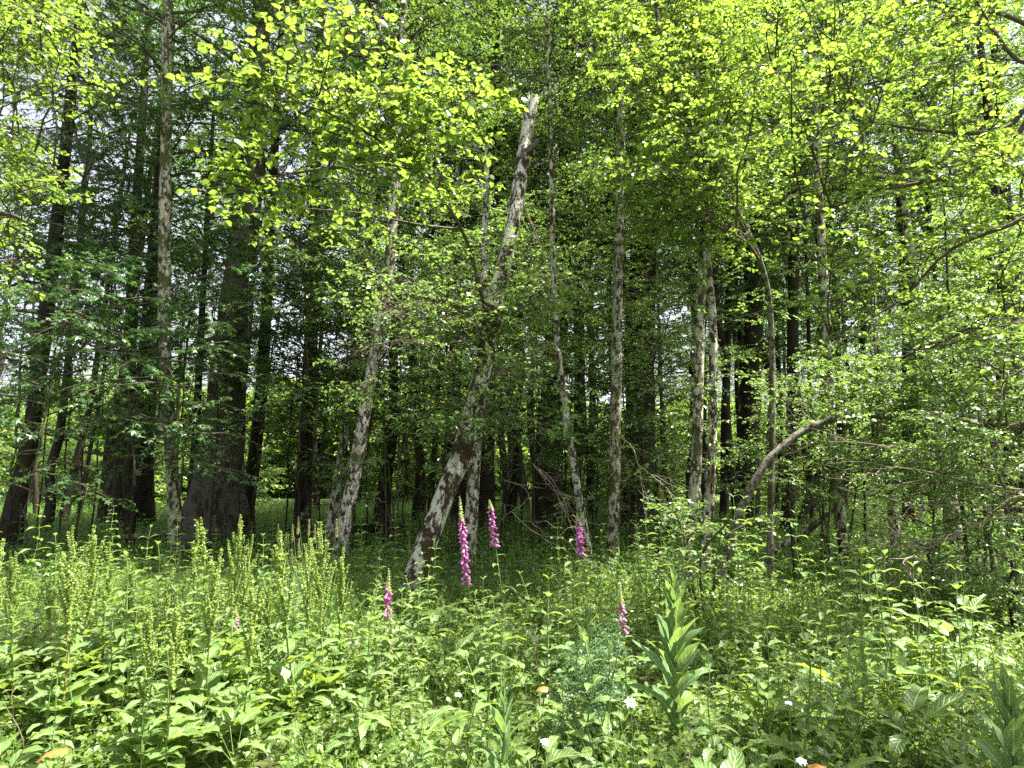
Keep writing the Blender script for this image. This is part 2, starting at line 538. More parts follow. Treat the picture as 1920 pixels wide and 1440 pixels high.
# ---------------------------------------------------------------- ground
def ground():
    g = Geo()
    r = np.concatenate([np.linspace(-60, 60, 81)])
    xs = np.concatenate([[-900, -400, -200, -100], r, [100, 200, 400, 900]])
    ys = np.concatenate([[-300, -60, -20], np.linspace(-6, 60, 67), [80, 120, 200, 400, 900, 1500]])
    X, Y = np.meshgrid(xs, ys)
    Zg = gz(X, Y)
    far = np.clip((Y - 60) / 400, 0, 1)
    Zg = Zg * (1 - far)
    V = np.stack([X, Y, Zg], -1)
    ny, nx = X.shape
    i = np.arange(ny * nx).reshape(ny, nx)
    g.add(V, np.stack([i[:-1, :-1], i[:-1, 1:], i[1:, 1:], i[1:, :-1]], -1).reshape(-1, 4))
    m = bpy.data.materials.new('soil and moss')
    m.use_nodes = True
    nt = m.node_tree
    pr = nt.nodes['Principled BSDF']
    pr.inputs['Roughness'].default_value = 1.0
    pr.inputs['Specular IOR Level'].default_value = 0.05
    tc = N(nt, 'ShaderNodeTexCoord')
    n1 = N(nt, 'ShaderNodeTexNoise')
    n1.inputs['Scale'].default_value = 1.3
    n1.inputs['Detail'].default_value = 8
    n2 = N(nt, 'ShaderNodeTexNoise')
    n2.inputs['Scale'].default_value = 16
    n2.inputs['Detail'].default_value = 6
    nt.links.new(tc.outputs['Object'], n1.inputs[0])
    nt.links.new(tc.outputs['Object'], n2.inputs[0])
    c = mixcol(nt, ramp(nt, n1.outputs[0], 0.35, 0.65), (0.050, 0.042, 0.024), (0.060, 0.095, 0.025))
    c = mixcol(nt, ramp(nt, n2.outputs[0], 0.4, 0.65), c, (0.075, 0.120, 0.030))
    nt.links.new(c, pr.inputs['Base Color'])
    bu = N(nt, 'ShaderNodeBump')
    bu.inputs['Distance'].default_value = 0.08
    nt.links.new(n2.outputs[0], bu.inputs['Height'])
    nt.links.new(bu.outputs[0], pr.inputs['Normal'])
    tag(part('ground', g.mesh('ground', [m])), 'woodland soil and moss under the plants', 'ground', kind='structure')


ground()


# ---------------------------------------------------------------- crown prototypes
def axis_crown(rng, H, R, nb, T, leaf, n2, n3, n4, len2, len3, z0=0.0, shape='egg', asp=1.0, leafmat=None, droop=0.15, up=0.35, hang=0.2, wood=None, tilt=0.42):
    g = Geo()
    u = (np.arange(nb) + rng.uniform(0, 1, nb)) / nb
    z = z0 + u * H * 0.96
    if shape == 'egg':
        prof = np.sin(np.clip(u * 0.86 + 0.14, 0, 1) * math.pi) ** 0.6
    else:
        prof = 1.03 - u
    az = np.arange(nb) * 2.39996 + rng.uniform(-0.4, 0.4, nb)
    L = R * prof * rng.uniform(0.6, 1.25, nb) + 0.35
    el = up * (0.5 + u) + rng.normal(0, 0.15, nb)
    d = np.stack([np.cos(az) * np.cos(el), np.sin(az) * np.cos(el), np.sin(el)], -1)
    o = np.stack([0 * z, 0 * z, z], -1)
    C1 = curves(rng, o, d, L, 7, droop, 0.05)
    spray(g, rng, C1, 0.008 + 0.009 * L, n2, n3, n4, len2, len3, leaf, T, asp, 1, droop, hang=hang, tilt=tilt)
    ax = np.stack([rng.normal(0, 0.03, 9), rng.normal(0, 0.03, 9), np.linspace(-0.3, z0 + H, 9)], -1)
    ax[0, :2] = 0
    tubes(g, ax[None], (min(.09, .0055 * H) * np.linspace(1, 0.08, 9))[None], 7, 1)
    return g.mesh('crown', [leafmat, wood or M_TWIG])


rA = np.random.default_rng(11)
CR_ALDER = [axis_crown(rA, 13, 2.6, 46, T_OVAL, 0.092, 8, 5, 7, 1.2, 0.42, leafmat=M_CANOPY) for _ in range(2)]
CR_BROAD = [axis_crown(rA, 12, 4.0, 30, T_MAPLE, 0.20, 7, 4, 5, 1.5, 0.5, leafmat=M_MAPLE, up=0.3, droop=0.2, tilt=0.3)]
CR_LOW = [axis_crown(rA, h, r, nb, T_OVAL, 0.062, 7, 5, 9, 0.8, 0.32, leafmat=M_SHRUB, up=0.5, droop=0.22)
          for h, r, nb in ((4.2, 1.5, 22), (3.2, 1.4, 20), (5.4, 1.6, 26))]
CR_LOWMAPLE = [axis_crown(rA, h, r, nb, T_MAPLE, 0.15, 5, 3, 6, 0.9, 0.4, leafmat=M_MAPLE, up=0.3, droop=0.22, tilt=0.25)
               for h, r, nb in ((5.0, 2.0, 16), (4.0, 1.8, 14))]
CR_FIR = [axis_crown(rA, 16, 2.6, 70, T_BLADE, 0.10, 10, 6, 10, 0.9, 0.32, shape='cone', asp=0.16, leafmat=M_NEEDLE, up=-0.1, droop=0.3, hang=0.5)]
CR_BUSH = [axis_crown(rA, 3.2, 2.0, 30, T_OVAL, 0.15, 6, 4, 7, 0.9, 0.4, leafmat=M_ALDER, up=0.5, z0=0.1)]


# ---------------------------------------------------------------- traced trees
def depth_scale(p):
    return p[1] * CP + (p[2] - EYE) * SP


def trunk_path(trace, n=30, top=None):
    """trace: list of (px, py, width px, Y) top first -> base-first points and radii, ending in the ground"""
    pts, rad = [], []
    for px, py, w, Y in trace:
        p = P(px, py, Y)
        pts.append(p)
        rad.append(0.5 * w / F * depth_scale(p))
    pts, rad = pts[::-1], rad[::-1]
    b = pts[0]
    if b[2] > -0.05:
        d = (pts[0] - pts[1]) / max(1e-6, pts[1][2] - pts[0][2])
        d[:2] = np.clip(d[:2], -0.6, 0.6)
        g0 = float(gz(b[0], b[1])) - 0.15
        e = b + np.array([d[0], d[1], -1]) * (b[2] - g0)
        pts.insert(0, e)
        rad.insert(0, rad[0] * 1.06)
    if top is not None and pts[-1][2] < top:
        d = nrm(pts[-1] - pts[-2])
        d = nrm(d + np.array([0, 0, 1.2]))
        q = pts[-1] + d * (top - pts[-1][2]) / d[2]
        m = (pts[-1] + q) / 2
        r = rad[-1]
        pts += [m, q]
        rad += [r * 0.72, r * 0.4]
    c = catmull(pts, n)
    r = np.interp(np.linspace(0, 1, n), np.linspace(0, 1, len(rad)), rad)
    return c, r


def tree(name, label, trace, bark, crown=None, cz=6.0, top=13.0, seed=0, sides=14, rough=0.07, flare=0.25, group=None, cscale=1.0, shoots=0, cat='tree', n=30):
    rng = np.random.default_rng(100 + seed)
    c, r = trunk_path(trace, n, top)
    base = c[0].copy()
    base[2] = float(gz(base[0], base[1]))
    t = thing(name, label, cat, base, 0, group)
    g = Geo()
    rugged(g, c - base, r, sides, 0, rng, rough, flare)
    part('trunk', g.mesh('trunk', [bark], True), t)
    if bark in (B_PALE, B_PALE2) and shoots == 0:
        shoots = 15
    if shoots:
        g = Geo()
        k = rng.integers(0, n, shoots * 4)
        k = k[(c[k, 2] > 1.2) & (c[k, 2] < 7.5)][:shoots]
        m = len(k)
        az = rng.uniform(0, 6.28, m)
        rr = rng.uniform(.3, 1.1, m)
        tips = c[k] - base + np.stack([np.cos(az) * rr, np.sin(az) * rr - .25, rng.uniform(-.1, .5, m)], -1)
        Cv, L = to_tips(rng, c - base, tips, up=.1)
        spray(g, rng, Cv, .003 + .004 * L, 5, 3, 7, .5, .26, .062, T_OVAL, 1.1)
        part('shoots', g.mesh('shoots', [M_SHRUB, M_TWIG]), t)
    if crown is not None:
        i = int(np.argmin(np.abs(c[:, 2] - cz)))
        d = nrm(c[min(i + 6, len(c) - 1)] - c[i])
        q = Vector(d).to_track_quat('Z', 'Y')
        o = part('crown', crown, t, c[i] - base)
        o.rotation_mode = 'QUATERNION'
        from mathutils import Quaternion
        o.rotation_quaternion = q @ Quaternion((0, 0, 1), rng.uniform(0, 6.28))
        s = cscale
        o.scale = (s, s, s)
    return t, c, r


A0, A1 = CR_ALDER
BR = CR_BROAD[0]
FR = CR_FIR[0]

tree('speckled_alder', 'tall straight alder at left with speckled grey and brown bark', [(312, 60, 18, 14), (312, 180, 19, 14), (310, 400, 21, 14), (308, 600, 22, 14), (314, 750, 23, 14), (322, 880, 22, 14), (330, 990, 24, 14)], B_PALE2, A0, 8.5, 17, 1)
tree('big_maple', 'thick furrowed grey maple trunk with flared mossy base', [(475, 250, 48, 16.5), (458, 450, 52, 16.5), (441, 600, 58, 16.5), (426, 750, 66, 16.5), (410, 900, 84, 16.5), (402, 985, 104, 16.5)], B_FURROW, BR, 7.5, 17, 2, 24, 0.09, 0.35)
tree('dark_tree', 'dark stem standing just right of the thick furrowed trunk', [(500, 560, 20, 18), (492, 700, 22, 18), (478, 850, 24, 18), (455, 1000, 28, 18)], B_DARK, A1, 8, 16, 3)
tree('dark_tree', 'dark thick trunk midway between thick furrowed maple and pale pair', [(590, 380, 22, 19), (586, 560, 24, 19), (580, 720, 25, 19), (572, 860, 26, 19), (566, 990, 30, 19)], B_DARK, FR, 6, 18, 4)
tree('dark_tree', 'dark leaning trunk on the left, left of the speckled alder', [(252, 460, 20, 20), (246, 600, 22, 20), (238, 760, 24, 20), (222, 970, 28, 20)], B_DARK, BR, 6, 17, 5)
tree('dark_tree', 'broad dark trunk directly left of the speckled alder', [(290, 500, 30, 21), (280, 660, 33, 21), (270, 800, 36, 21), (264, 980, 42, 21)], B_DARK, None, 8, 18, 6)
tree('dark_tree', 'dark trunk leaning right, fourth of the leaning row at left', [(232, 700, 16, 22), (212, 800, 20, 22), (195, 985, 26, 22)], B_DARK, A0, 7, 15, 7)
tree('thin_tree', 'slim dark leaning stem, widest of the thin ones in the leaning row', [(172, 740, 11, 23), (150, 840, 13, 23), (115, 985, 17, 23)], B_DARK, None, 8, 15, 8, 9)
tree('thin_tree', 'very thin dark stem leaning between two thicker leaning stems', [(185, 760, 6, 24), (168, 850, 7, 24), (144, 985, 10, 24)], B_DARK, None, 8, 9, 9, 8)
tree('dark_tree', 'dark bent trunk at the left edge of the wood', [(95, 520, 24, 15), (80, 640, 26, 15), (60, 800, 28, 15), (22, 985, 36, 15)], B_DARK, FR, 4.5, 15, 10)
tree('thin_tree', 'thin upright dark stem near left edge before bright clearing', [(58, 760, 7, 26), (64, 860, 8, 26), (68, 960, 10, 26)], B_DARK, None, 8, 10, 11, 8)
tree('dark_tree', 'slender dark trunk between speckled alder and thick furrowed maple', [(378, 600, 12, 20), (370, 760, 14, 20), (362, 880, 15, 20), (354, 990, 18, 20)], B_DARK, None, 9, 15, 12, 10)
tree('pale_alder', 'slimmer left stem of the pale leaning alder pair', [(692, 440, 14, 14.5), (684, 560, 15, 14.5), (672, 650, 16, 14.5), (655, 760, 17, 14.5), (634, 900, 19, 14.5), (622, 985, 20, 14.5)], B_PALE, A0, 8.5, 15, 13)
tree('pale_alder', 'thicker right stem of the pale leaning alder pair', [(748, 250, 17, 13), (736, 420, 19, 13), (722, 560, 21, 13), (696, 700, 23, 13), (668, 870, 24, 13), (642, 1015, 27, 13)], B_PALE, A1, 8.5, 15, 14)
tree('dark_tree', 'dark trunk just right of the pale alder pair', [(748, 560, 9, 21), (742, 660, 11, 21), (732, 780, 12, 21), (716, 900, 13, 21), (706, 975, 15, 21)], B_DARK, A0, 9, 15, 15, 10)
tree('thin_tree', 'thin dark stem left of the leaning white alder, thinner of two', [(806, 560, 7, 22), (798, 700, 8, 22), (788, 830, 9, 22), (778, 960, 11, 22)], B_DARK, None, 9, 13, 16, 8)
tree('thin_tree', 'dark stem left of the leaning white alder, close to it', [(824, 600, 9, 20), (820, 760, 10, 20), (812, 880, 11, 20), (806, 975, 13, 20)], B_DARK, A1, 9, 15, 17, 8)
tree('pale_alder', 'upright pale trunk standing right behind the leaning white alder', [(905, 640, 19, 12), (900, 760, 20, 12), (890, 860, 22, 12), (884, 960, 24, 12)], B_PALE, None, 8, 8, 18)
tree('dark_tree', 'red brown dark trunk showing right of the leaning white alder', [(925, 330, 26, 20), (915, 600, 30, 20), (912, 780, 32, 20), (908, 960, 36, 20)], B_DARK, FR, 8, 18, 19)
tree('dark_tree', 'broad dark trunk behind the drooping bare twigs in the middle', [(1060, 380, 34, 21), (1048, 560, 40, 21), (1034, 760, 46, 21), (1026, 965, 56, 21)], B_DARK, FR, 7, 18, 20)
tree('pale_alder', 'slim pale birch like stem bowed between two broad dark trunks', [(1036, 440, 10, 11.5), (1040, 560, 11, 11.5), (1050, 690, 12, 11.5), (1068, 820, 14, 11.5), (1090, 960, 16, 11.5)], B_PALE, A0, 7, 11, 21, 10, cscale=.5)
tree('thin_tree', 'dark thin trunk just right of the bowed pale stem', [(1080, 600, 10, 19), (1082, 740, 11, 19), (1078, 860, 12, 19), (1074, 960, 14, 19)], B_DARK, A1, 8.5, 15, 22, 9)
tree('speckled_alder', 'upright grey speckled alder in front of twin dark trunks', [(1164, 220, 15, 12), (1162, 330, 17, 12), (1158, 560, 19, 12), (1155, 760, 20, 12), (1151, 960, 22, 12)], B_PALE2, A0, 7.5, 14, 23, cscale=.6)
tree('dark_tree', 'broad dark trunk, right one of the twin trunks behind grey alder', [(1216, 230, 30, 20), (1212, 480, 34, 20), (1208, 700, 38, 20), (1204, 960, 46, 20)], B_DARK, FR, 8, 18, 24)
tree('dark_tree', 'slimmer dark trunk, left one of the twin trunks behind grey alder', [(1192, 250, 15, 21), (1190, 480, 17, 21), (1186, 700, 19, 21), (1178, 960, 24, 21)], B_DARK, A1, 10, 17, 25, 10)
tree('mossy_alder', 'mossy dark alder stem, left of the close pair right of centre', [(1360, 90, 12, 10.5), (1342, 280, 15, 10.5), (1322, 430, 17, 10.5), (1313, 600, 18, 10.5), (1309, 760, 19, 10.5), (1302, 930, 20, 10.5), (1284, 1045, 23, 10.5)], B_PALE2, A0, 6.5, 12, 26, cscale=.5)
tree('pale_alder', 'whiter alder stem, right of the close pair right of centre', [(1326, 470, 13, 11), (1336, 600, 16, 11), (1337, 740, 17, 11), (1332, 900, 18, 11), (1322, 1080, 20, 11)], B_PALE, A1, 7, 11, 27, 12, cscale=.45)
tree('dark_tree', 'dark trunk deep in the wood left of the arching stem', [(1368, 480, 13, 23), (1364, 640, 14, 23), (1360, 760, 15, 23), (1358, 960, 18, 23)], B_DARK, A0, 9, 16, 28, 9)
tree('dark_tree', 'wide dark trunk behind the foot of the arching branch', [(1412, 480, 30, 20), (1410, 700, 33, 20), (1406, 850, 36, 20), (1402, 970, 42, 20)], B_DARK, BR, 7.5, 17, 29)
tree('dark_tree', 'dark mossy trunk crossed by the arching branch', [(1488, 380, 17, 18), (1487, 560, 19, 18), (1486, 750, 21, 18), (1478, 960, 25, 18)], B_DARK, A1, 8, 16, 30)
tree('speckled_alder', 'pale grey alder crossed by the arching branch near its crown', [(1528, 160, 12, 12), (1534, 330, 14, 12), (1542, 480, 15, 12), (1550, 640, 16, 12), (1560, 820, 17, 12), (1580, 1005, 21, 12)], B_PALE2, A1, 7.5, 13, 31, cscale=.6)
tree('speckled_alder', 'slim pale alder under the flat end of the arching branch', [(1632, 480, 10, 13), (1642, 620, 12, 13), (1654, 760, 14, 13), (1666, 880, 15, 13), (1678, 1000, 18, 13)], B_PALE2, A0, 8, 13, 32, 12, cscale=.6)
tree('pale_alder', 'leaning pale trunk at right beyond the arching branch', [(1722, 600, 17, 15), (1745, 740, 20, 15), (1768, 860, 23, 15), (1790, 990, 26, 15)], B_PALE, A1, 8, 15, 33)
tree('dark_tree', 'dark trunk at right behind dead brown twigs', [(1700, 560, 22, 20), (1706, 760, 26, 20), (1712, 980, 32, 20)], B_DARK, BR, 8, 17, 34)
tree('dark_tree', 'dark trunk close to the right edge of the view', [(1888, 420, 20, 17), (1896, 700, 24, 17), (1902, 980, 30, 17)], B_DARK, A0, 8, 16, 35)
tree('thin_tree', 'very thin straight dark sapling stem at right before pale trunk', [(1772, 420, 4, 9.5), (1780, 600, 5, 9.5), (1788, 780, 6, 9.5), (1802, 930, 7, 9.5)], B_DARK, None, 8, 6, 36, 7, flare=0)
tree('dark_tree', 'dark forked looking slanting trunk between two pale alders at right', [(1610, 700, 15, 19), (1560, 860, 17, 19), (1530, 900, 15, 19), (1500, 985, 17, 19)], B_DARK, None, 8, 7, 37, 9)
tree('thin_tree', 'thin dark stem left of the pale alder under arching branch', [(1516, 620, 7, 20), (1518, 800, 8, 20), (1522, 960, 10, 20)], B_DARK, A1, 9, 15, 38, 8)

# arching leaning branch at right: a fallen-over stem
def arching():
    rng = np.random.default_rng(5)
    tr = [(1990, 790, 9, 9.2), (1900, 784, 11, 9.2), (1800, 778, 12, 9.2), (1720, 771, 14, 9.2), (1640, 769, 16, 9.1), (1580, 777, 18, 9.0), (1520, 800, 19, 9.0), (1460, 842, 20, 9.0), (1420, 895, 20, 9.0), (1390, 960, 21, 9.0), (1368, 1030, 23, 9.0)]
    c, r = trunk_path(tr, 48)
    r = r * .74
    c[2:] += np.cumsum(rng.normal(0, .008, c[2:].shape), 0)
    base = c[0].copy()
    t = thing('arching_alder', 'mossy grey stem arching from the ground to the right edge', 'tree', base)
    g = Geo()
    rugged(g, c - base, r, 12, 0, rng, 0.14, 0.2)
    part('trunk', g.mesh('trunk', [B_GREY], True), t)
    g = Geo()
    limb = c[20:] - base
    tips = limb[rng.integers(0, len(limb), 26)] + np.stack([rng.uniform(-.4, .8, 26), rng.uniform(-.4, .8, 26), rng.uniform(0, .8, 26)], -1)
    Cv, L = to_tips(rng, limb, tips)
    spray(g, rng, Cv, 0.004 + 0.006 * L, 5, 4, 8, .5, .28, 0.06, T_NEAR, 1.1)
    part('crown', g.mesh('crown', [M_SHRUB, M_TWIG]), t)


arching()


def region_tips(rng, n, box, Y, poly=None):
    x0, y0, x1, y1 = box
    px = rng.uniform(x0, x1, n)
    py = rng.uniform(y0, y1, n)
    return Pm(px, py, rng.uniform(Y[0], Y[1], n))


# the leaning white alder with its snapped top and bright overhanging crown
def leaning():
    rng = np.random.default_rng(8)
    tr = [(998, 188, 24, 9.4), (988, 250, 26, 9.4), (976, 330, 28, 9.3), (962, 420, 30, 9.2), (942, 510, 33, 9.1), (918, 600, 36, 9.0), (906, 690, 40, 8.9), (884, 780, 42, 8.8), (862, 860, 44, 8.7), (828, 945, 46, 8.6), (796, 1030, 48, 8.5), (768, 1120, 50, 8.4)]
    tr = [(a_, b_, w_ * (.85 if b_ > 400 else .95), d_) for a_, b_, w_, d_ in tr]
    c, r = trunk_path(tr, 60)
    base = c[0].copy()
    t = thing('leaning_alder', 'white barked alder leaning right with snapped top and bright yellow green leaves', 'tree', base)
    g = Geo()
    rugged(g, c - base, r, 22, 0, rng, 0.07, 0.2, jag=True)
    part('trunk', g.mesh('trunk', [bark_mat('white alder bark', (0.56, 0.53, 0.45), (0.042, 0.027, 0.017), (0.045, 0.036, 0.014), 0.60, 0.48, (7, 7, 3.6), 1.0)], True), t)
    # broken branch stub near the top and mossy swelling half way up
    p = P(990, 285, 9.3)
    g = Geo()
    rugged(g, catmull([p, p + [.07, -.08, .03], p + [.15, -.12, .12]], 8) - base, np.linspace(.06, .03, 8), 9, 0, rng, .2, jag=True)
    part('broken_stub', g.mesh('broken_stub', [B_FURROW]), t)
    p = P(918, 600, 9.0)
    g = Geo()
    hb = np.stack([np.zeros(10), np.full(10, -.03), np.linspace(-.22, .22, 10)], -1) + p - base
    rugged(g, hb, .15 * np.sin(np.linspace(0.15, math.pi - 0.15, 10)) ** 0.7, 16, 0, rng, 0.22)
    q = rng.normal(0, 1, (1400, 3))
    q = nrm(q)
    leaves(g, T_BLADE, (p - base)[None] + [0, -.03, 0] + q * [.13, .13, .2], q + [0, 0, -.6], rng.normal(0, 1, q.shape), .05, rng, .16, 1)
    part('moss_clump', g.mesh('moss_clump', [B_DARK, M_MOSS]), t)
    g = Geo()
    limb_px = [[(908, 575, 9.0), (890, 500, 8.6), (866, 430, 8.0), (820, 360, 7.2), (760, 300, 6.4), (690, 250, 5.8), (600, 205, 5.2), (520, 185, 4.9)],
               [(820, 360, 7.2), (770, 250, 6.5), (720, 170, 6.0), (670, 90, 5.6), (630, 30, 5.3)],
               [(820, 360, 7.2), (840, 280, 6.8), (870, 220, 6.3), (930, 200, 6.0)],
               [(760, 300, 6.4), (680, 310, 6.0), (580, 320, 5.8), (480, 335, 5.6)],
               [(866, 430, 8.0), (780, 420, 7.4), (680, 400, 7.0), (560, 390, 6.8)]]
    limbs = [catmull([P(*q) for q in L], 14) - base for L in limb_px]
    for k, L in enumerate(limbs):
        tubes(g, L[None], (np.linspace([.030, .018, .014, .014, .016][k], .005, 14))[None], 6, 1)
    limb = np.vstack([L[2:] for L in limbs])
    tx = [(392, 150, 4.6), (440, 92, 4.8), (480, 130, 4.9), (545, 55, 5.0), (575, 8, 5.1), (640, 20, 5.2), (690, 60, 5.4), (760, 115, 5.6), (870, 150, 5.8), (940, 180, 5.9), (920, 255, 6.1),
          (425, 235, 4.8), (470, 215, 4.9), (520, 150, 5.0), (590, 120, 5.1), (560, 260, 5.2), (640, 170, 5.3), (700, 200, 5.5), (770, 190, 5.8), (830, 220, 6.0), (620, 280, 5.5), (700, 310, 5.8), (780, 290, 6.0), (860, 290, 6.2), (900, 330, 6.4),
          (420, 300, 5.4), (470, 280, 5.5), (410, 400, 6.2), (470, 380, 6.2), (540, 350, 6.0), (600, 380, 6.3), (680, 380, 6.4), (760, 370, 6.6), (840, 370, 6.8), (520, 430, 6.6), (640, 440, 6.8), (720, 440, 7), (450, 330, 5.6)]
    tips = np.array([P(*q) for q in tx]) - base
    tips = np.vstack([tips, region_tips(rng, 26, (520, 120, 900, 340), (5.2, 6.4)) - base])
    Cv, L = to_tips(rng, limb, tips, up=0.05)
    spray(g, rng, Cv, 0.004 + 0.004 * L, 5, 2, 5, .42, .26, 0.072, T_NEAR, 1.12, hang=0.1, tilt=0.5)
    leaf_kids(g, rng, Cv, 6, T_NEAR, 0.084, 1.12, 0, 0.55, hang=0.1, tilt=0.5)
    part('crown', g.mesh('crown', [M_ALDER, M_TWIG]), t)
    # small leaved shoots round the trunk
    g = Geo()
    tips = region_tips(rng, 62, (600, 430, 1080, 800), (7.6, 9.2)) - base
    Cv, L = to_tips(rng, c[14:58] - base, tips, up=0.08)
    spray(g, rng, Cv, 0.003 + 0.004 * L, 5, 3, 6, .5, .26, 0.058, T_NEAR, 1.0)
    part('shoots', g.mesh('shoots', [M_SHRUB, M_TWIG]), t)
    # bare side branches
    for pts in ([(906, 605, 8.9), (860, 612, 8.7), (800, 625, 8.4), (735, 640, 8.2), (690, 648, 8.1)], [(905, 615, 8.9), (850, 600, 8.6), (790, 585, 8.4), (740, 560, 8.2)], [(893, 735, 8.9), (925, 705, 8.7), (965, 680, 8.6), (1015, 655, 8.5)],
                [(905, 640, 8.9), (860, 640, 8.5), (800, 648, 8.1), (770, 640, 8.0)], [(975, 370, 9.3), (1020, 480, 9.0), (1030, 560, 8.9)]):
        g = Geo()
        b = catmull([P(*q) for q in pts], 9) - base
        tubes(g, b[None], np.linspace(.017, .006, 9)[None], 6, 0)
        o, d, _ = kids(rng, b[None], 12, .25, 1, .7, 1.0)
        C2 = curves(rng, o, d, rng.uniform(.25, .7, len(o)), 5, .1, .1)
        tubes(g, C2, np.linspace(.006, .002, 5)[None].repeat(len(C2), 0), 4, 0)
        o, d, _ = kids(rng, C2, 4, .2, 1, .7, 1.0)
        C3 = curves(rng, o, d, rng.uniform(.1, .3, len(o)), 4, .1, .1)
        tubes(g, C3, np.linspace(.003, .0012, 4)[None].repeat(len(C3), 0), 3, 0)
        part('bare_branch', g.mesh('bare_branch', [M_DEAD]), t)


leaning()


# right: arched thin alder, big overhanging alder outside the frame; left: overhanging alder
def bowed():
    rng = np.random.default_rng(21)
    tr = [(1225, -60, 6, 8.8), (1236, 60, 8, 9.0), (1270, 185, 10, 9.2), (1330, 300, 11, 9.4), (1392, 415, 11, 9.6), (1430, 505, 12, 9.8), (1445, 600, 12, 10), (1448, 780, 13, 10), (1445, 985, 15, 10)]
    c, r = trunk_path(tr, 44)
    base = c[0].copy()
    t = thing('bowed_alder', 'thin alder bowing to the left high above the arching branch', 'tree', base)
    g = Geo()
    rugged(g, c - base, r * .85, 10, 0, rng, 0.12, 0.2)
    part('trunk', g.mesh('trunk', [B_GREY], True), t)
    g = Geo()
    limb = c[20:] - base
    tips = np.vstack([region_tips(rng, 60, (1110, -60, 1500, 330), (7.2, 10.2)), region_tips(rng, 22, (1110, 300, 1420, 470), (9.6, 11.5))]) - base
    Cv, L = to_tips(rng, limb, tips, up=0.1)
    spray(g, rng, Cv, 0.004 + 0.005 * L, 6, 4, 8, .65, .32, 0.070, T_OVAL, 1.12)
    part('crown', g.mesh('crown', [M_ALDER, M_TWIG]), t)


bowed()


def shrub(name, label, px, Y, box, depth, n, leaf, seed, n2=5, n3=3, n4=6, mat=None, nst=5):
    rng = np.random.default_rng(seed)
    b = P(px, 950, Y)
    base = np.array([b[0], Y, float(gz(b[0], Y))])
    t = thing(name, label, 'shrub', base)
    g = Geo()
    x0, y0, x1, y1 = box
    ends = Pm(np.linspace(x0 + 30, x1 - 30, nst), np.full(nst, y0 + .15 * (y1 - y0)), rng.uniform(*depth, nst)) - base
    st = []
    for e in ends:
        o = np.array([rng.normal(0, .12), rng.normal(0, .12), -.05])
        c = catmull([o, o * .5 + e * .4 + np.array([0, 0, .25 * e[2]]) + rng.normal(0, .08, 3), e * .8 + np.array([0, 0, .1]), e], 16)
        st.append(c)
    tubes(g, np.array(st), np.linspace(.02, .005, 16)[None].repeat(nst, 0), 6, 0)
    part('stem', g.mesh('stem', [B_MOSSY], True), t)
    g = Geo()
    tips = region_tips(rng, n, box, depth) - base
    Cv, L = to_tips(rng, np.vstack(st), tips, up=0.08)
    spray(g, rng, Cv, 0.003 + 0.003 * L, n2, n3, n4, .45, .24, leaf, T_OVAL, 1.1, hang=.1, tilt=.38)
    part('crown', g.mesh('crown', [mat or M_SHRUB, M_TWIG]), t)


shrub('hazel_shrub', 'wide thicket shrub of small pale leaves below the arching branch at right', 1560, 11.8, (1380, 640, 1760, 980), (10.5, 13.5), 44, .060, 51, 4)
shrub('hazel_shrub', 'pale leaved shrub filling the space at the right edge under the overhang', 1850, 8.0, (1700, 560, 1970, 1060), (6.8, 9.2), 28, .060, 52, 4)
shrub('hazel_shrub', 'tall airy shrub between the grey speckled alder and the twin dark trunks', 1190, 14, (1010, 420, 1300, 940), (12.6, 16), 46, .060, 53, 4)
shrub('hazel_shrub', 'low bright shrub around the feet of the close alder pair', 1320, 7.6, (1230, 930, 1460, 1090), (6.6, 8.4), 12, .055, 54, nst=4)
shrub('hazel_shrub', 'airy shrub behind the pale alder pair left of the leaning trunk', 740, 14.5, (540, 430, 860, 800), (13.4, 16), 46, .060, 55, 4)


def overhang(name, label, base, trunk, limb_px, tips, seed, leaf, n2=6, n3=4, n4=8, bark=None, len2=.6, len3=.3, mat=None):
    rng = np.random.default_rng(seed)
    base = np.array(base, float)
    t = thing(name, label, 'tree', base)
    g = Geo()
    c = catmull(np.array(trunk) - base, 24)
    rugged(g, c, np.linspace(.16, .06, 24), 12, 0, rng, .07, .25)
    part('trunk', g.mesh('trunk', [bark or B_PALE2], True), t)
    g = Geo()
    allp = []
    for k, L in enumerate(limb_px):
        pts = [P(*q) for q in L]
        st = np.array(trunk)
        j = int(np.argmin(np.linalg.norm(st - pts[0], axis=1) + np.maximum(0, st[:, 2] - pts[0][2])))
        b = catmull([st[j]] + pts, 18) - base
        allp.append(b[4:])
        tubes(g, b[None], np.linspace(.036, .006, 18)[None], 7, 1)
    tp = tips(rng) - base
    Cv, L = to_tips(rng, np.vstack(allp), tp, up=0.06)
    spray(g, rng, Cv, 0.004 + 0.005 * L, n2, n3, n4, len2, len3, leaf, T_NEAR, 1.05, hang=.15)
    part('crown', g.mesh('crown', [mat or M_ALDER, M_TWIG]), t)


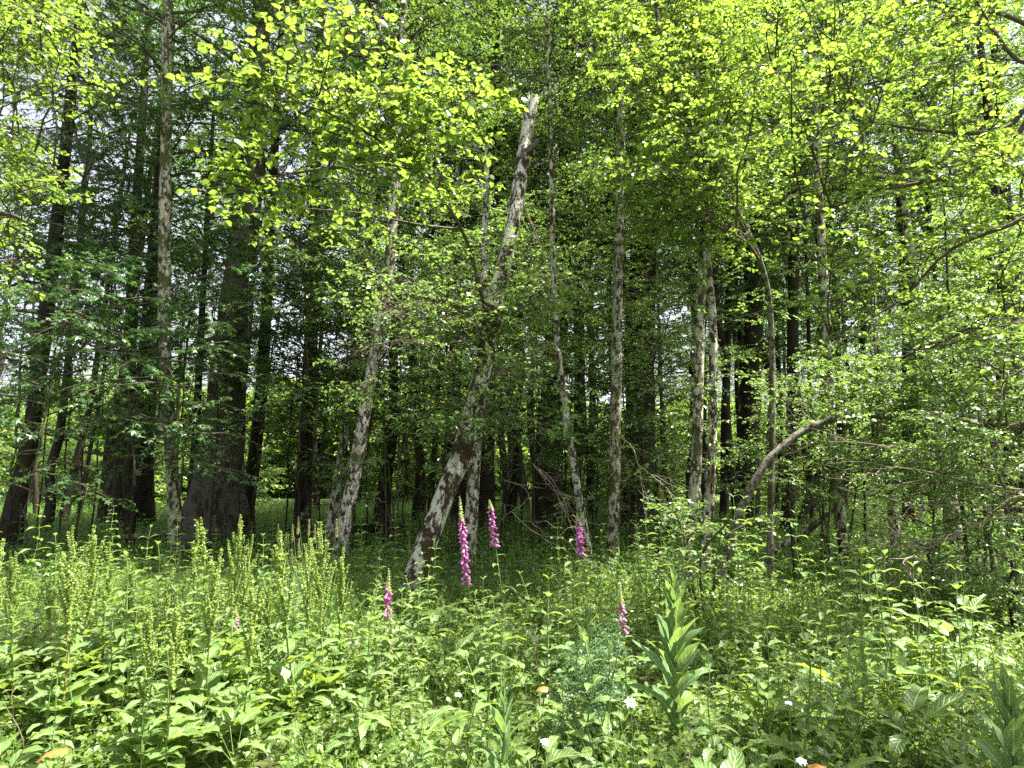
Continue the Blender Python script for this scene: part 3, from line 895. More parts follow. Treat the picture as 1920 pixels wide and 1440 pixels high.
overhang('overhanging_alder', 'alder reaching in from the right edge with long sweeping leafy branches', (8.6, 7.2, 0), [(8.6, 7.2, -.1), (8.5, 7.2, 2), (8.3, 7.1, 4), (8.2, 7.2, 6), (8.1, 7.2, 8), (8, 7.2, 10)],
         [[(1990, 215, 6.2), (1880, 245, 6.2), (1780, 248, 6.2), (1650, 232, 6.3), (1540, 212, 6.5)],
          [(2000, 220, 6.0), (1880, 290, 6.0), (1800, 328, 6.0), (1650, 358, 6.2), (1500, 410, 6.5), (1380, 430, 6.8)],
          [(2020, 380, 6.4), (1900, 420, 6.4), (1780, 470, 6.6), (1690, 560, 6.8), (1560, 640, 7.0)],
          [(1990, 160, 6.0), (1905, 110, 6.0), (1860, 50, 6.0), (1820, -20, 6.2)],
          [(2000, 80, 7.5), (1850, 20, 7.5), (1700, 60, 7.5), (1600, 110, 7.5), (1450, 140, 7.5)],
          [(2000, -60, 6.5), (1850, -80, 6.5), (1650, -60, 6.8), (1450, -40, 7.2)],
          [(2010, 560, 6.6), (1900, 600, 6.6), (1800, 640, 6.8), (1700, 660, 7.0)]],
         lambda rng: np.vstack([region_tips(rng, 64, (1430, -110, 1960, 430), (4.8, 7.0)), region_tips(rng, 17, (1560, 380, 1990, 620), (5.0, 6.8)), region_tips(rng, 4, (1700, 600, 1990, 720), (5.6, 6.8))]), 31, 0.058, 5, 3, 8)
overhang('overhanging_alder', 'alder reaching in from the left edge with narrow bright leaves', (-6.4, 5.4, 0), [(-6.4, 5.4, -.1), (-6.4, 5.4, 1.5), (-6.3, 5.4, 3), (-6.2, 5.4, 4.5), (-6.1, 5.4, 6), (-6, 5.4, 8)],
         [[(-120, 150, 5.2), (0, 60, 5.0), (90, 40, 5.0), (170, 70, 5.0)], [(-140, 260, 5.3), (0, 280, 5.0), (70, 310, 5.0), (120, 340, 5.0)], [(-120, 420, 5.4), (0, 400, 5.2), (60, 420, 5.2)], [(-120, -60, 5.0), (20, -40, 5.0), (130, -10, 5.0)]],
         lambda rng: np.vstack([region_tips(rng, 26, (-90, -60, 150, 110), (4.4, 5.8)), region_tips(rng, 12, (-90, 240, 70, 360), (4.6, 5.8)), region_tips(rng, 7, (-90, 370, 60, 520), (4.8, 5.8))]), 33, 0.046, 5, 3, 8)


# ---------------------------------------------------------------- filler wood: deeper trunks, firs, understorey saplings, bushes in the far clearing
def filler():
    rng = np.random.default_rng(77)
    protos = []
    for k in range(4):
        g = Geo()
        n = 18
        c = np.stack([np.cumsum(rng.normal(0, .07, n)), np.cumsum(rng.normal(0, .07, n)), np.linspace(-.15, 13, n)], -1)
        c[0, :2] = 0
        rugged(g, c, np.linspace(.13, .045, n), 9, 0, rng, .08, .3)
        protos.append((g.mesh('trunk', [B_DARK], True), c))
    k = 0
    while k < 58:
        y = rng.uniform(21, 40)
        x = rng.uniform(-0.86, 0.86) * y
        s = rng.uniform(.75, 1.5)
        px = 960 + F * x / y
        if px < 640 and rng.random() < 0.6:
            continue
        me, c = protos[k % 4]
        t = thing('distant_tree', 'slender dark tree deep inside the wood behind the named trunks', 'tree', (x, y, gz(x, y)), rng.uniform(0, 6.28), 'dark trees deep inside the wood', s)
        part('trunk', me, t)
        j = 9 if px > 640 else 12
        part('crown', [A0, A1, BR][k % 3], t, c[j], (0, 0, rng.uniform(0, 6)), rng.uniform(.6, .85) if px > 640 else .5)
        k += 1
    # canopy trees standing behind and beside the view's upper edge
    for (x, y, z, s, cr) in ((-13, 19, 6.5, .9, BR), (-9, 16, 7, .8, BR), (-3, 16, 8, .9, A1), (1.5, 17.5, 8.5, .9, A0), (6, 18, 6, 1, A1), (11, 17, 5.5, 1, A0), (15, 20, 5, 1.1, BR), (10.5, 14, 5.5, .6, A0), (4, 24, 6, 1.1, A1), (-1, 26, 7, 1.1, A0), (12, 27, 6, 1.1, A1), (19, 26, 5, 1.2, A0), (7, 33, 5, 1.2, A0), (16, 35, 5, 1.2, BR), (0, 36, 6, 1.2, A0)):
        me, c = protos[int(abs(x)) % 4]
        t = thing('canopy_tree', 'slim dark stemmed tree with leafy crown filling the upper wood', 'tree', (x, y, gz(x, y)), rng.uniform(0, 6.28), 'leafy canopy trees of the wood', 1.0)
        part('trunk', me, t, scale=(1, 1, 1.2))
        i = int(np.argmin(np.abs(c[:, 2] * 1.2 - z)))
        part('crown', cr, t, c[i] * np.array([1, 1, 1.2]), (0, 0, rng.uniform(0, 6)), s)


filler()


def understorey():
    rng = np.random.default_rng(91)
    stem_cache = {}

    def sapling(px, Y, z0, s, kind, label, group):
        p = P(px, 900, Y)
        x, y = p[0], p[1]
        t = thing('understorey_sapling', label, 'sapling', (x, y, gz(x, y)), rng.uniform(0, 6.28), group, 1.0)
        k = round(z0, 1)
        if k not in stem_cache:
            g = Geo()
            n = 8
            c = np.stack([rng.normal(0, .03, n), rng.normal(0, .03, n), np.linspace(-.1, k + .5, n)], -1)
            c[-1, :2] = 0
            tubes(g, c[None], np.linspace(.022, .014, n)[None], 6, 0)
            stem_cache[k] = g.mesh('stem', [B_DARK], True)
        part('stem', stem_cache[k], t)
        part('crown', kind, t, (0, 0, z0), (rng.normal(0, .08), rng.normal(0, .08), 0), s)
    # right thicket of small pale leaves
    for px, Y, z0, s, k in ((1480, 10.5, 1.2, .6, 1), (1620, 11, 1.6, .6, 1), (1740, 10.6, 1.4, .6, 0), (1850, 8.6, .9, .8, 1), (1910, 9.2, 1.2, .9, 0), (1820, 11, 1.8, .8, 2), (1900, 11.5, 2, 1, 2),
                            (1740, 7.6, .3, .5, 1), (1880, 7.0, .2, .55, 1)):
        sapling(px, Y, z0, s, CR_LOW[k], 'small leaved pale green shrub in the thicket on the right', 'pale shrubs of the right thicket')
    for px, Y, z0, s, k in [(a_, b_ + (3.2 if b_ < 14 else 0), c_, d_ * 1.15, e_) for a_, b_, c_, d_, e_ in ((1180, 10.5, .7, .6, 1), (1230, 11, 1.2, .8, 0), (1110, 11.5, 1.6, .7, 0), (980, 10.5, 1.6, .6, 1), (940, 11.5, 2.4, .8, 2), (860, 12, 2.6, .9, 2), (760, 11, 2.6, .8, 0), (690, 12, 2.4, .8, 2), (600, 13, 1.6, .9, 2), (560, 14, 2.4, .9, 0), (640, 11, 3.2, .8, 2), (1010, 12.5, 2.8, .9, 2), (1120, 12.5, 3.2, .9, 2), (1250, 12, 2.8, .9, 2), (1060, 15, 1.6, .8, 1), (790, 15, 1.4, .8, 1), (850, 10.2, 3.4, .6, 0), (560, 11.5, 3.5, .8, 2), (1000, 9.8, 3.6, .6, 0))]:
        sapling(px, Y, z0, s, CR_LOW[k], 'airy small leaved sapling growing among the middle trunks', 'airy saplings of the middle wood')
    for px, Y, z0, s, k in ((60, 11, 1.3, .8, 0), (150, 12, 1.5, .9, 1), (250, 12.5, 1.6, .8, 0), (340, 12.0, 1.7, .7, 1), (20, 13, 2.6, 1, 0), (120, 14, 3.0, 1, 1), (230, 15, 3.2, 1, 0), (400, 14, 3.4, .9, 1), (480, 15, 3.0, .9, 0), (540, 16, 3.0, 1, 1), (330, 17, 4.2, 1.1, 0), (80, 18, 4.5, 1.2, 1), (180, 17, 5, 1.2, 0), (560, 18, 5, 1.1, 1), (450, 13.5, 4.6, .8, 1)):
        sapling(px, Y, z0, s, CR_LOWMAPLE[k], 'shaded maple sapling with flat lobed leaves on the left', 'maple saplings on the left')


understorey()


def far_clearing():
    rng = np.random.default_rng(15)
    for i in range(110):
        y = rng.uniform(43, 60) if i < 70 else rng.uniform(31, 43)
        x = rng.uniform(-0.95, 0.95) * y
        s = (rng.uniform(1.6, 2.5) if x < 0 else rng.uniform(1.2, 2.3)) if i < 70 else rng.uniform(.5, 1.0)
        t = thing('distant_bush', 'sunlit bright green bush in the clearing beyond the wood', 'bush', (x, y, 0), rng.uniform(0, 6), 'sunlit bushes beyond the wood', s)
        part('crown', CR_BUSH[0], t)
    for i in range(34):
        y = rng.uniform(62, 84)
        x = rng.uniform(-0.3, 1.0) * y if i < 26 else rng.uniform(-.9, -.3) * y
        t = thing('far_tree', 'hazy green tree standing beyond the clearing', 'tree', (x, y, 0), rng.uniform(0, 6), 'trees beyond the clearing')
        part('crown', CR_ALDER[i % 2], t, (0, 0, .3), scale=rng.uniform(1.1, 1.6))


far_clearing()


# ---------------------------------------------------------------- herbs
def broad_leaf(L, W, rng, droop=.5, fold=.25, wave=.06, prof='dock', nl=9, up0=0.6):
    """one large leaf, base at origin, growing along +y, arching; returns V, F, across, along"""
    t = np.linspace(0, 1, nl)
    if prof == 'dock':
        w = np.interp(t, [0, .02, .1, .3, .55, .8, .93, 1], [.10, .62, .92, 1, .86, .5, .22, .02])
    elif prof == 'lance':
        w = np.interp(t, [0, .1, .3, .5, .7, .88, 1], [.22, .42, .82, 1, .8, .36, .02])
    else:
        w = np.interp(t, [0, .05, .2, .4, .7, .9, 1], [.1, .5, .95, 1, .62, .22, .02])
    a = up0 - droop * 1.7 * t
    dy, dz = np.cos(a), np.sin(a)
    y = np.concatenate([[0], np.cumsum((dy[1:] + dy[:-1]) / 2)]) / (nl - 1) * L
    z = np.concatenate([[0], np.cumsum((dz[1:] + dz[:-1]) / 2)]) / (nl - 1) * L
    cs = np.array([-1, -.5, 0, .5, 1])
    ph = rng.uniform(0, 6.28, 2)
    V = np.zeros((nl, 5, 3))
    hw = w * W / 2
    V[..., 0] = cs[None] * hw[:, None]
    wv = wave * W * np.abs(cs)[None] ** 1.5 * np.stack([np.sin(t * 17 + ph[0] * (c < 0) + ph[1]) for c in cs], -1)
    lift = fold * np.abs(cs)[None] * hw[:, None]
    nx = -dz[:, None] * (lift + wv)
    nz = dy[:, None] * (lift + wv)
    V[..., 1] = y[:, None] + nx
    V[..., 2] = z[:, None] + nz
    tw = rng.normal(0, .25) * t
    X = V[..., 0] * np.cos(tw)[:, None]
    V[..., 2] += V[..., 0] * np.sin(tw)[:, None]
    V[..., 0] = X
    i = np.arange(nl * 5).reshape(nl, 5)
    Fc = np.stack([i[:-1, :-1], i[:-1, 1:], i[1:, 1:], i[1:, :-1]], -1).reshape(-1, 4)
    ac = np.broadcast_to((cs / 2 + .5)[None], (nl, 5)).ravel()
    al = np.broadcast_to(t[:, None], (nl, 5)).ravel()
    return V.reshape(-1, 3), Fc, ac, al


def rotz(V, a):
    c, s = math.cos(a), math.sin(a)
    return np.stack([V[..., 0] * c - V[..., 1] * s, V[..., 0] * s + V[..., 1] * c, V[..., 2]], -1)


def put_leaf(g, rng, p, az, L, W, **kw):
    V, Fc, ac, al = broad_leaf(L, W, rng, **kw)
    g.add(rotz(V, az) + np.asarray(p), Fc, 0, rng.uniform(0, 1), ac, al)


def make_dock(rng, H, leafy=False):
    """flowering dock: stem, foliage, seed spikes; leafy: narrow leaves up to the tip and only small spikes"""
    n = 12
    c = np.stack([np.cumsum(rng.normal(0, .008, n)), np.cumsum(rng.normal(0, .008, n)), np.linspace(-.05, H, n)], -1)
    g = Geo()
    tubes(g, c[None], np.linspace(.009, .003, n)[None], 6, 0)
    stem = g.mesh('stem', [M_REDSTEM if (not leafy and rng.random() < .5) else M_STEM], True)
    g = Geo()
    for k in range(7):
        put_leaf(g, rng, (0, 0, .05 + .02 * k), k * 1.05 + rng.normal(0, .3), rng.uniform(.26, .38), rng.uniform(.11, .16), droop=rng.uniform(.35, .8), up0=rng.uniform(.7, 1.2))
    az = rng.uniform(0, 6)
    m = 34 if leafy else 20
    for k in range(m):
        u = .12 + .86 * k / (m - 1)
        az += 2.4 + rng.normal(0, .3)
        p, _ = at_t(c[None], np.array([[u]]))
        if leafy:
            L = np.interp(u, [.1, .5, .8, 1], [.26, .17, .12, .05]) * rng.uniform(.8, 1.2)
            W = L * np.interp(u, [.1, .5, 1], [.42, .28, .20])
        else:
            L = np.interp(u, [.1, .45, .65, 1], [.27, .18, .10, .04]) * rng.uniform(.8, 1.2)
            W = L * np.interp(u, [.1, .5, 1], [.42, .34, .2])
        put_leaf(g, rng, p[0, 0], az, L, W, droop=rng.uniform(.3, .8), up0=rng.uniform(.4, .9), prof='dock' if u < .5 else 'lance')
    fol = g.mesh('foliage', [M_DOCK], True, True)
    spikes = []
    nb = 7 if leafy else 11
    for k in range(nb):
        u = (.62 if leafy else .55) + .40 * k / (nb - 1)
        u = min(u, .97)
        p, _ = at_t(c[None], np.array([[u]]))
        a = k * 2.4 + rng.normal(0, .3)
        d = np.array([[math.cos(a) * .30, math.sin(a) * .30, 1]])
        L = np.array([H * (.10 if leafy else .21) * rng.uniform(.75, 1.2) * (1.3 - .5 * k / nb)])
        if k == nb - 1:
            d = np.array([[0.05, 0, 1.0]])
        C1 = curves(rng, p[0], nrm(d), L, 7, -.05, .03)
        g = Geo()
        tubes(g, C1, np.linspace(.003, .0014, 7)[None], 4, 1)
        nw = max(4, int(L[0] / .016))
        tt = np.repeat(np.linspace(.06, 1, nw), 13)[None]
        pp, _ = at_t(C1, tt)
        pp = pp[0] + rng.normal(0, .0035, pp[0].shape)
        dd = rng.normal(0, 1, pp.shape) * np.array([1, 1, .45]) + np.array([0, 0, -.35])
        leaves(g, T_OVAL, pp, dd, rng.normal(0, 1, pp.shape), .016 * (1.2 - .55 * tt[0]) * rng.uniform(.7, 1.2, len(pp)), rng, 1.1, 0)
        spikes.append(g.mesh('seed_spike', [M_SEED, M_STEM]))
    return stem, fol, spikes


def make_leafy(rng, H, leaf, pairs, mat, opp=True, up0=.45, prof='lance', wr=.42):
    n = 9
    c = np.stack([np.cumsum(rng.normal(0, .012, n)), np.cumsum(rng.normal(0, .012, n)), np.linspace(-.04, H, n)], -1)
    g = Geo()
    tubes(g, c[None], np.linspace(.005, .0025, n)[None], 5, 0)
    stem = g.mesh('stem', [M_STEM], True)
    g = Geo()
    az = rng.uniform(0, 6)
    for k in range(pairs):
        u = .2 + .8 * k / (pairs - 1)
        az += math.pi / 2 + rng.normal(0, .2) if opp else 2.4
        p, _ = at_t(c[None], np.array([[u]]))
        L = leaf * np.interp(u, [0, .5, .85, 1], [.8, 1.1, .8, .4])
        for s in ((0, math.pi) if opp else (0,)):
            put_leaf(g, rng, p[0, 0], az + s + rng.normal(0, .15), L * rng.uniform(.85, 1.15), L * wr, droop=rng.uniform(.3, .8), up0=np.interp(u, [.2, .85, 1], [up0, up0 + .1, 1.0]), prof=prof, nl=7, wave=.04)
    fol = g.mesh('foliage', [mat], True, True)
    return stem, fol


def make_rosette(rng, n, L0, mat, prof='dock', wr=.45, up=(.1, .9)):
    g = Geo()
    for k in range(n):
        L = L0 * rng.uniform(.65, 1.25)
        az = k * 2.4 + rng.normal(0, .3)
        pl = rng.uniform(.06, .42)
        lean = rng.uniform(.15, .7)
        e = np.array([-math.sin(az) * math.sin(lean) * pl, math.cos(az) * math.sin(lean) * pl, math.cos(lean) * pl])
        pc = np.linspace(0, 1, 5)[:, None] * e
        tubes(g, pc[None], np.linspace(.004, .0028, 5)[None], 4, 1)
        put_leaf(g, rng, e, az, L, L * wr * rng.uniform(.85, 1.15), droop=rng.uniform(.3, .8), up0=rng.uniform(*up), prof=prof, wave=.08)
    return g.mesh('foliage', [mat, M_STEM], True, True)


def make_woolly(rng, H, L0, n, name):
    """tall rosette plant with big upright lance leaves; every leaf a mesh of its own"""
    g = Geo()
    c = np.stack([rng.normal(0, .004, 8), rng.normal(0, .004, 8), np.linspace(-.05, H * .93, 8)], -1)
    tubes(g, c[None], np.linspace(.014, .006, 8)[None], 7, 0)
    stem = g.mesh('stem', [M_STEM], True)
    lv = []
    for k in range(n):
        u = k / (n - 1)
        g = Geo()
        L = L0 * np.interp(u, [0, .25, .7, 1], [.95, 1.05, .75, .38]) * rng.uniform(.9, 1.1)
        put_leaf(g, rng, (0, 0, 0), k * 2.4 + rng.normal(0, .25), L, L * .26, droop=np.interp(u, [0, .5, 1], [.75, .36, .1]) * rng.uniform(0.5, 1.5), up0=np.interp(u, [0, .4, 1], [.9, 1.2, 1.45]), prof='lance', wave=.05, nl=12, fold=.3)
        lv.append((g.mesh('leaf', [M_WOOLLY], True, True), .05 + u * H * .86))
    return stem, lv


rH = np.random.default_rng(44)
DOCKS = [make_dock(rH, h, lf) for h, lf in ((1.15, True), (1.0, False), (1.25, False), (.9, False), (1.1, True))]
LEAFY = [make_leafy(rH, h, l, p, M_DOCK, True, wr=w) for h, l, p, w in ((.75, .12, 8, .45), (.6, .10, 7, .5), (.85, .13, 9, .38), (.55, .09, 8, .55))]
ROSETTES = [make_rosette(rH, n, L, M_DOCK, wr=w) for n, L, w in ((9, .30, .45), (7, .26, .5), (11, .34, .4), (8, .22, .6))]


def dock(px, Y, top_py, label, group='flowering docks on the left', v=0):
    p = P(px, 1100, Y)
    x, y = p[0], p[1]
    g0 = float(gz(x, y))
    H = P(px, top_py, Y)[2] - g0
    stem, fol, sp = DOCKS[v]
    hs = (1.15, 1.0, 1.25, .9, 1.1)[v] * 1.08
    rr = np.random.default_rng(int(px * 7 + top_py))
    t = thing('dock_plant', label, 'plant', (x, y, g0), rr.uniform(0, 6.28), group, H / hs)
    t.rotation_euler = (rr.normal(0, .06), rr.normal(0, .06), rr.uniform(0, 6.28))
    part('stem', stem, t)
    part('foliage', fol, t)
    for s in sp:
        part('seed_spike', s, t)


dk = [(45, 4.6, 1035, 4, 'dock with leafy pointed top near the left edge'), (148, 4.4, 1010, 2, 'tall dock with dense yellow green seed spikes at left'), (205, 5.0, 1015, 4, 'dock with narrow leafy top beside the dense spiked one at left'),
      (240, 5.2, 1060, 1, 'shorter dock with drooping side spikes, third tall one from left'), (372, 5.4, 975, 4, 'tall leafy dock standing before the thick furrowed trunk'), (412, 5.2, 965, 0, 'tallest dock in front of the thick furrowed trunk, leafy top'),
      (430, 4.8, 990, 2, 'dock with thick yellow seed spike right of the tall leafy pair'), (335, 3.8, 1130, 3, 'low dock with a single slim spike in the left foreground'), (285, 3.6, 1150, 1, 'low dock with brownish stem at front left'),
      (565, 4.6, 1010, 1, 'dock with pale yellow spikes left of the small purple foxglove'), (612, 4.7, 1005, 2, 'dock with bushy yellow spikes beside pale grass heads'), (640, 5.4, 1040, 1, 'dock just left of the leaning white trunk foot'),
      (470, 4.0, 1095, 1, 'dock with small leaves between the two yellow spiked groups'), (100, 5.4, 1080, 3, 'half hidden dock behind the dense spiked one'), (-20, 4.2, 1030, 1, 'dock cut by the left edge of the view'), (520, 5.6, 1090, 3, 'short dock in front of dark grass clump'),
      (165, 4.9, 1000, 1, 'slim dock just behind the dense spiked one at left'), (130, 4.2, 1040, 3, 'dock with few thick spikes left of the dense spiked one'), (395, 4.5, 1040, 1, 'dock with reddish lower stem below the tall leafy pair'), (450, 5.6, 1020, 2, 'dock standing behind the thick yellow spiked one'),
      (590, 5.2, 1030, 2, 'slender dock between the pale yellow and the bushy yellow ones'), (300, 5.0, 1060, 4, 'leafy topped dock alone in the gap left of the tall pair'), (20, 5.2, 1050, 2, 'dense dock behind the leafy one near the left edge'), (690, 5.0, 1110, 4, 'low leafy dock left of the small purple foxglove')]
for px, Y, tp, v, lab in dk:
    dock(px, Y, tp, lab, None, v)


def foxglove(px_tip, py_tip, px_fl, py_fl, px_b, Y, label, nb=26, wide=1.0, tip=.3):
    """spike from tip pixel to the lowest flower pixel, stem to ground below px_b"""
    rng = np.random.default_rng(int(px_tip))
    a, b = P(px_tip, py_tip, Y), P(px_fl, py_fl, Y)
    e = P(px_b, 1250, Y)
    base = np.array([e[0], Y, float(gz(e[0], Y))])
    t = thing('foxglove', label, 'flower', base)
    c = catmull([base + [0, 0, -.05], (base + b) / 2 + [0.01, 0, 0], b, (a * .5 + b * .5) + [rng.normal(0, .01), 0, 0], a], 26) - base
    g = Geo()
    tubes(g, c[None], np.linspace(.006, .0018, 26)[None], 6, 0)
    part('stem', g.mesh('stem', [M_STEM], True), t)
    g = Geo()
    H = b[2] - base[2]
    for k in range(13):
        u = .03 + .5 * k / 12
        p, _ = at_t(c[None], np.array([[u]]))
        L = np.interp(k, [0, 4, 12], [.26, .20, .08]) * rng.uniform(.8, 1.2)
        put_leaf(g, rng, p[0, 0], k * 2.4, L, L * .34, prof='lance', droop=rng.uniform(.4, .8), up0=rng.uniform(.3, .7))
    part('foliage', g.mesh('foliage', [M_DOCK], True, True), t)
    # spike: buds at the tip, bells below
    bl = np.linalg.norm(a - b)
    ax = nrm(a - b)
    g = Geo()
    kb = 34
    tt = np.linspace(1 - tip, 1, kb)
    pp = (b - base)[None] + ax[None] * (bl * tt)[:, None]
    az = np.arange(kb) * 2.4
    dd = np.stack([np.cos(az), np.sin(az), .1 + 0 * az], -1)
    leaves(g, T_NEAR, pp, dd, rng.normal(0, 1, pp.shape), .03 * np.linspace(1, .3, kb), rng, .8)
    leaves(g, T_NEAR, pp, dd + [0, 0, .8], rng.normal(0, 1, pp.shape), .026 * np.linspace(1, .3, kb), rng, .8)
    sp = part('flower_spike', g.mesh('flower_spike', [M_BUD]), t)
    # one bell mesh, copied
    g = Geo()
    s_ = np.array([0, .15, .4, .7, .92, 1.0])
    rr = np.array([.10, .22, .30, .36, .44, .50])
    an = np.arange(9) * 2 * math.pi / 9
    lip = np.where(np.arange(9) < 4, .12, 0)
    V = np.stack([np.stack([rr[i] * np.cos(an), rr[i] * np.sin(an), -(s_[i] + lip * (i == 5)) + 0 * an], -1) for i in range(6)])
    idx = np.arange(54).reshape(6, 9)
    r_ = np.roll(idx, -1, 1)
    g.add(V.reshape(-1, 3), np.stack([idx[:-1], r_[:-1], r_[1:], idx[1:]], -1).reshape(-1, 4), 0, rng.uniform(0, 1, 45))
    bells = [g.mesh('bell', [m_], True) for m_ in (M_BELL, M_BELL, M_BELL_PALE)]
    for k in range(nb):
        u = (k + .5) / nb * (1 - tip * .8)
        p = (b - base) + ax * bl * u
        az = k * 2.4 + rng.normal(0, .4)
        tilt = rng.uniform(.55, 1.0)
        s = .045 * wide * np.interp(u, [0, .5, 1], [1.1, 1.0, .55]) * rng.uniform(.85, 1.12)
        part('bell', bells[int(rng.integers(0, 3)) if u > .2 else 2], sp, p + np.array([math.cos(az), math.sin(az), 0]) * .006, (0, -tilt, az), (s * .8, s * .8, s))
    return t


foxglove(862, 932, 876, 1092, 920, 5.4, 'tallest foxglove with long dense magenta spike before leaning trunk', 46, .78, .30)
foxglove(918, 938, 929, 1022, 955, 5.8, 'foxglove with shorter pink spike right of the tallest one', 28, .74, .2)
foxglove(1082, 962, 1090, 1038, 1108, 6.6, 'faded mauve foxglove with broad spike right of centre', 34, .88, .25)
foxglove(729, 1066, 727, 1158, 728, 5.6, 'small foxglove with few purple bells at foot of leaning trunk', 16, .85, .45)
foxglove(1162, 1095, 1168, 1182, 1172, 4.8, 'thin purple foxglove half hidden beside the large leaved plant', 12, .72, .45)
foxglove(441, 1140, 440, 1180, 441, 5.2, 'tiny dark purple foxglove among docks on the left', 7, .7, .4)


def woolly(px, Y, top_py, label, n, wr):
    rng = np.random.default_rng(int(px))
    p = P(px, 1250, Y)
    x, y = p[0], p[1]
    g0 = float(gz(x, y))
    H = P(px, top_py, Y)[2] - g0
    stem, lv = make_woolly(rng, H * .82, wr, n, 'x')
    t = thing('mullein', label, 'plant', (x, y, g0), rng.uniform(0, 6.28))
    part('stem', stem, t)
    for me, z in lv:
        part('leaf', me, t, (0, 0, z))


woolly(1268, 4.2, 1005, 'tall mullein with large upright lance shaped leaves right of centre', 34, .37)
woolly(945, 3.5, 1195, 'slender pale mullein in the middle foreground', 24, .20)
woolly(1102, 5.2, 1085, 'small mullein tip beside the faded mauve foxglove', 18, .26)
woolly(1885, 2.9, 1195, 'large mullein filling the lower right corner', 30, .30)


def daisy(px, py, Y, label, s=1.0, face=.7):
    rng = np.random.default_rng(int(px))
    q = P(px, py, Y)
    g0 = float(gz(q[0], q[1]))
    t = thing('daisy', label, 'flower', (q[0], q[1], g0))
    h = q[2] - g0
    g = Geo()
    c = np.stack([np.linspace(.03, 0, 6), np.zeros(6), np.linspace(-.03, h - .004, 6)], -1)
    tubes(g, c[None], np.full((1, 6), .0018), 5, 0)
    part('stem', g.mesh('stem', [M_STEM], True), t)
    nrmv = nrm(np.array([0, -face, 1.0]))
    X = np.array([1.0, 0, 0])
    Yv = np.cross(nrmv, X)
    a = np.arange(20) * 2 * math.pi / 20 + rng.normal(0, .05, 20)
    d = np.cos(a)[:, None] * X + np.sin(a)[:, None] * Yv
    g = Geo()
    leaves(g, T_BLADE, np.array([[0, 0, h]]) + d * .006 * s, d, np.broadcast_to(nrmv, d.shape) + rng.normal(0, .1, d.shape), .020 * s * rng.uniform(.85, 1.1, 20), rng, .30)
    part('petals', g.mesh('petals', [M_PETAL]), t)
    g = Geo()
    k = 6
    th = np.linspace(0, math.pi / 2, 4)
    an = np.arange(10) * 2 * math.pi / 10
    V = np.array([np.array([0, 0, h]) + .0085 * s * (math.cos(q_) * (math.cos(b) * X + math.sin(b) * Yv) + .55 * math.sin(q_) * nrmv) for q_ in th for b in an])
    i = np.arange(40).reshape(4, 10)
    r_ = np.roll(i, -1, 1)
    g.add(V, np.stack([i[:-1], r_[:-1], r_[1:], i[1:]], -1).reshape(-1, 4))
    part('centre', g.mesh('centre', [M_YELLOW], True), t)


daisy(1182, 1316, 3.2, 'white daisy with yellow centre facing the viewer in shade', 1.15)
daisy(859, 1302, 3.6, 'small white daisy seen edge on in the sunny patch', .8, .2)
daisy(1022, 1390, 3.0, 'white daisy low in the middle foreground', .8, .4)
daisy(1502, 1426, 2.8, 'white daisy low at bottom right beside a dry leaf', .9, .3)
daisy(1478, 1317, 3.2, 'thin white daisy seen from the side on the right', .7, .1)


def dry_leaf(px, py, Y, label, L=.1):
    rng = np.random.default_rng(int(px))
    q = P(px, py, Y)
    g = Geo()
    V, Fc, ac, al = broad_leaf(L, L * .6, rng, droop=.9, fold=-.5, wave=.14)
    g.add(rotz(V, rng.uniform(0, 6)), Fc, 0, rng.uniform(.3, .8), ac, al)
    o = part('dry_leaf', g.mesh('dry_leaf', [M_DRY], True, True), None, q)
    tag(o, label, 'leaf')


dry_leaf(1014, 1296, 3.5, 'curled orange brown dry leaf in the middle foreground', .10)
dry_leaf(1528, 1432, 2.7, 'brown dry leaf at bottom right beside the daisy', .12)
dry_leaf(128, 1405, 2.9, 'yellow brown dry leaf at bottom left', .12)


def grass_clump():
    rng = np.random.default_rng(3)
    base = P(575, 1150, 6.8)
    base[2] = float(gz(base[0], base[1]))
    t = thing('grass_clump', 'tall dark grass clump with pale feathery seed heads', 'grass', base)
    n = 420
    g = Geo()
    p = np.stack([rng.normal(0, .28, n), rng.normal(0, .22, n), np.zeros(n)], -1)
    d = nrm(np.stack([rng.normal(0, .35, n), rng.normal(0, .35, n), np.ones(n)], -1))
    Cv = curves(rng, p, d, rng.uniform(.5, 1.0, n), 6, .35, .03)
    w = .006 * np.array([1, 1, .9, .7, .45, .05])
    sd = nrm(np.cross(d, rng.normal(0, 1, d.shape)))
    V = np.stack([Cv - sd[:, None] * w[None, :, None], Cv + sd[:, None] * w[None, :, None]], 2)
    i = np.arange(n * 12).reshape(n, 6, 2)
    g.add(V, np.stack([i[:, :-1, 0], i[:, :-1, 1], i[:, 1:, 1], i[:, 1:, 0]], -1).reshape(-1, 4), 0, np.repeat(rng.uniform(0, .6, n), 5))
    part('blades', g.mesh('blades', [M_GRASS]), t)
    for px, py in ((522, 985), (537, 1000), (549, 985), (561, 1010), (580, 975), (591, 985), (600, 1000), (632, 975), (548, 1030), (530, 1040), (575, 1020), (560, 970)):
        q = P(px, py, 6.8 + rng.normal(0, .15)) - base
        g = Geo()
        c = catmull([np.array([rng.normal(0, .15), rng.normal(0, .15), 0]), q * .6 + rng.normal(0, .02, 3), q], 10)
        tubes(g, c[None], np.linspace(.003, .0015, 10)[None], 4, 1)
        k = 110
        tt = rng.uniform(0, 1, k)
        pp = q[None] - Z[None] * (.17 * (1 - tt))[:, None]
        az = rng.uniform(0, 6.28, k)
        dd = np.stack([np.cos(az) * .5, np.sin(az) * .5, np.ones(k)], -1)
        leaves(g, T_OVAL, pp, dd, rng.normal(0, 1, pp.shape), .035 * (1.05 - .6 * tt), rng, .4)
        part('seed_head', g.mesh('seed_head', [M_PANICLE, M_STEM]), t)


grass_clump()


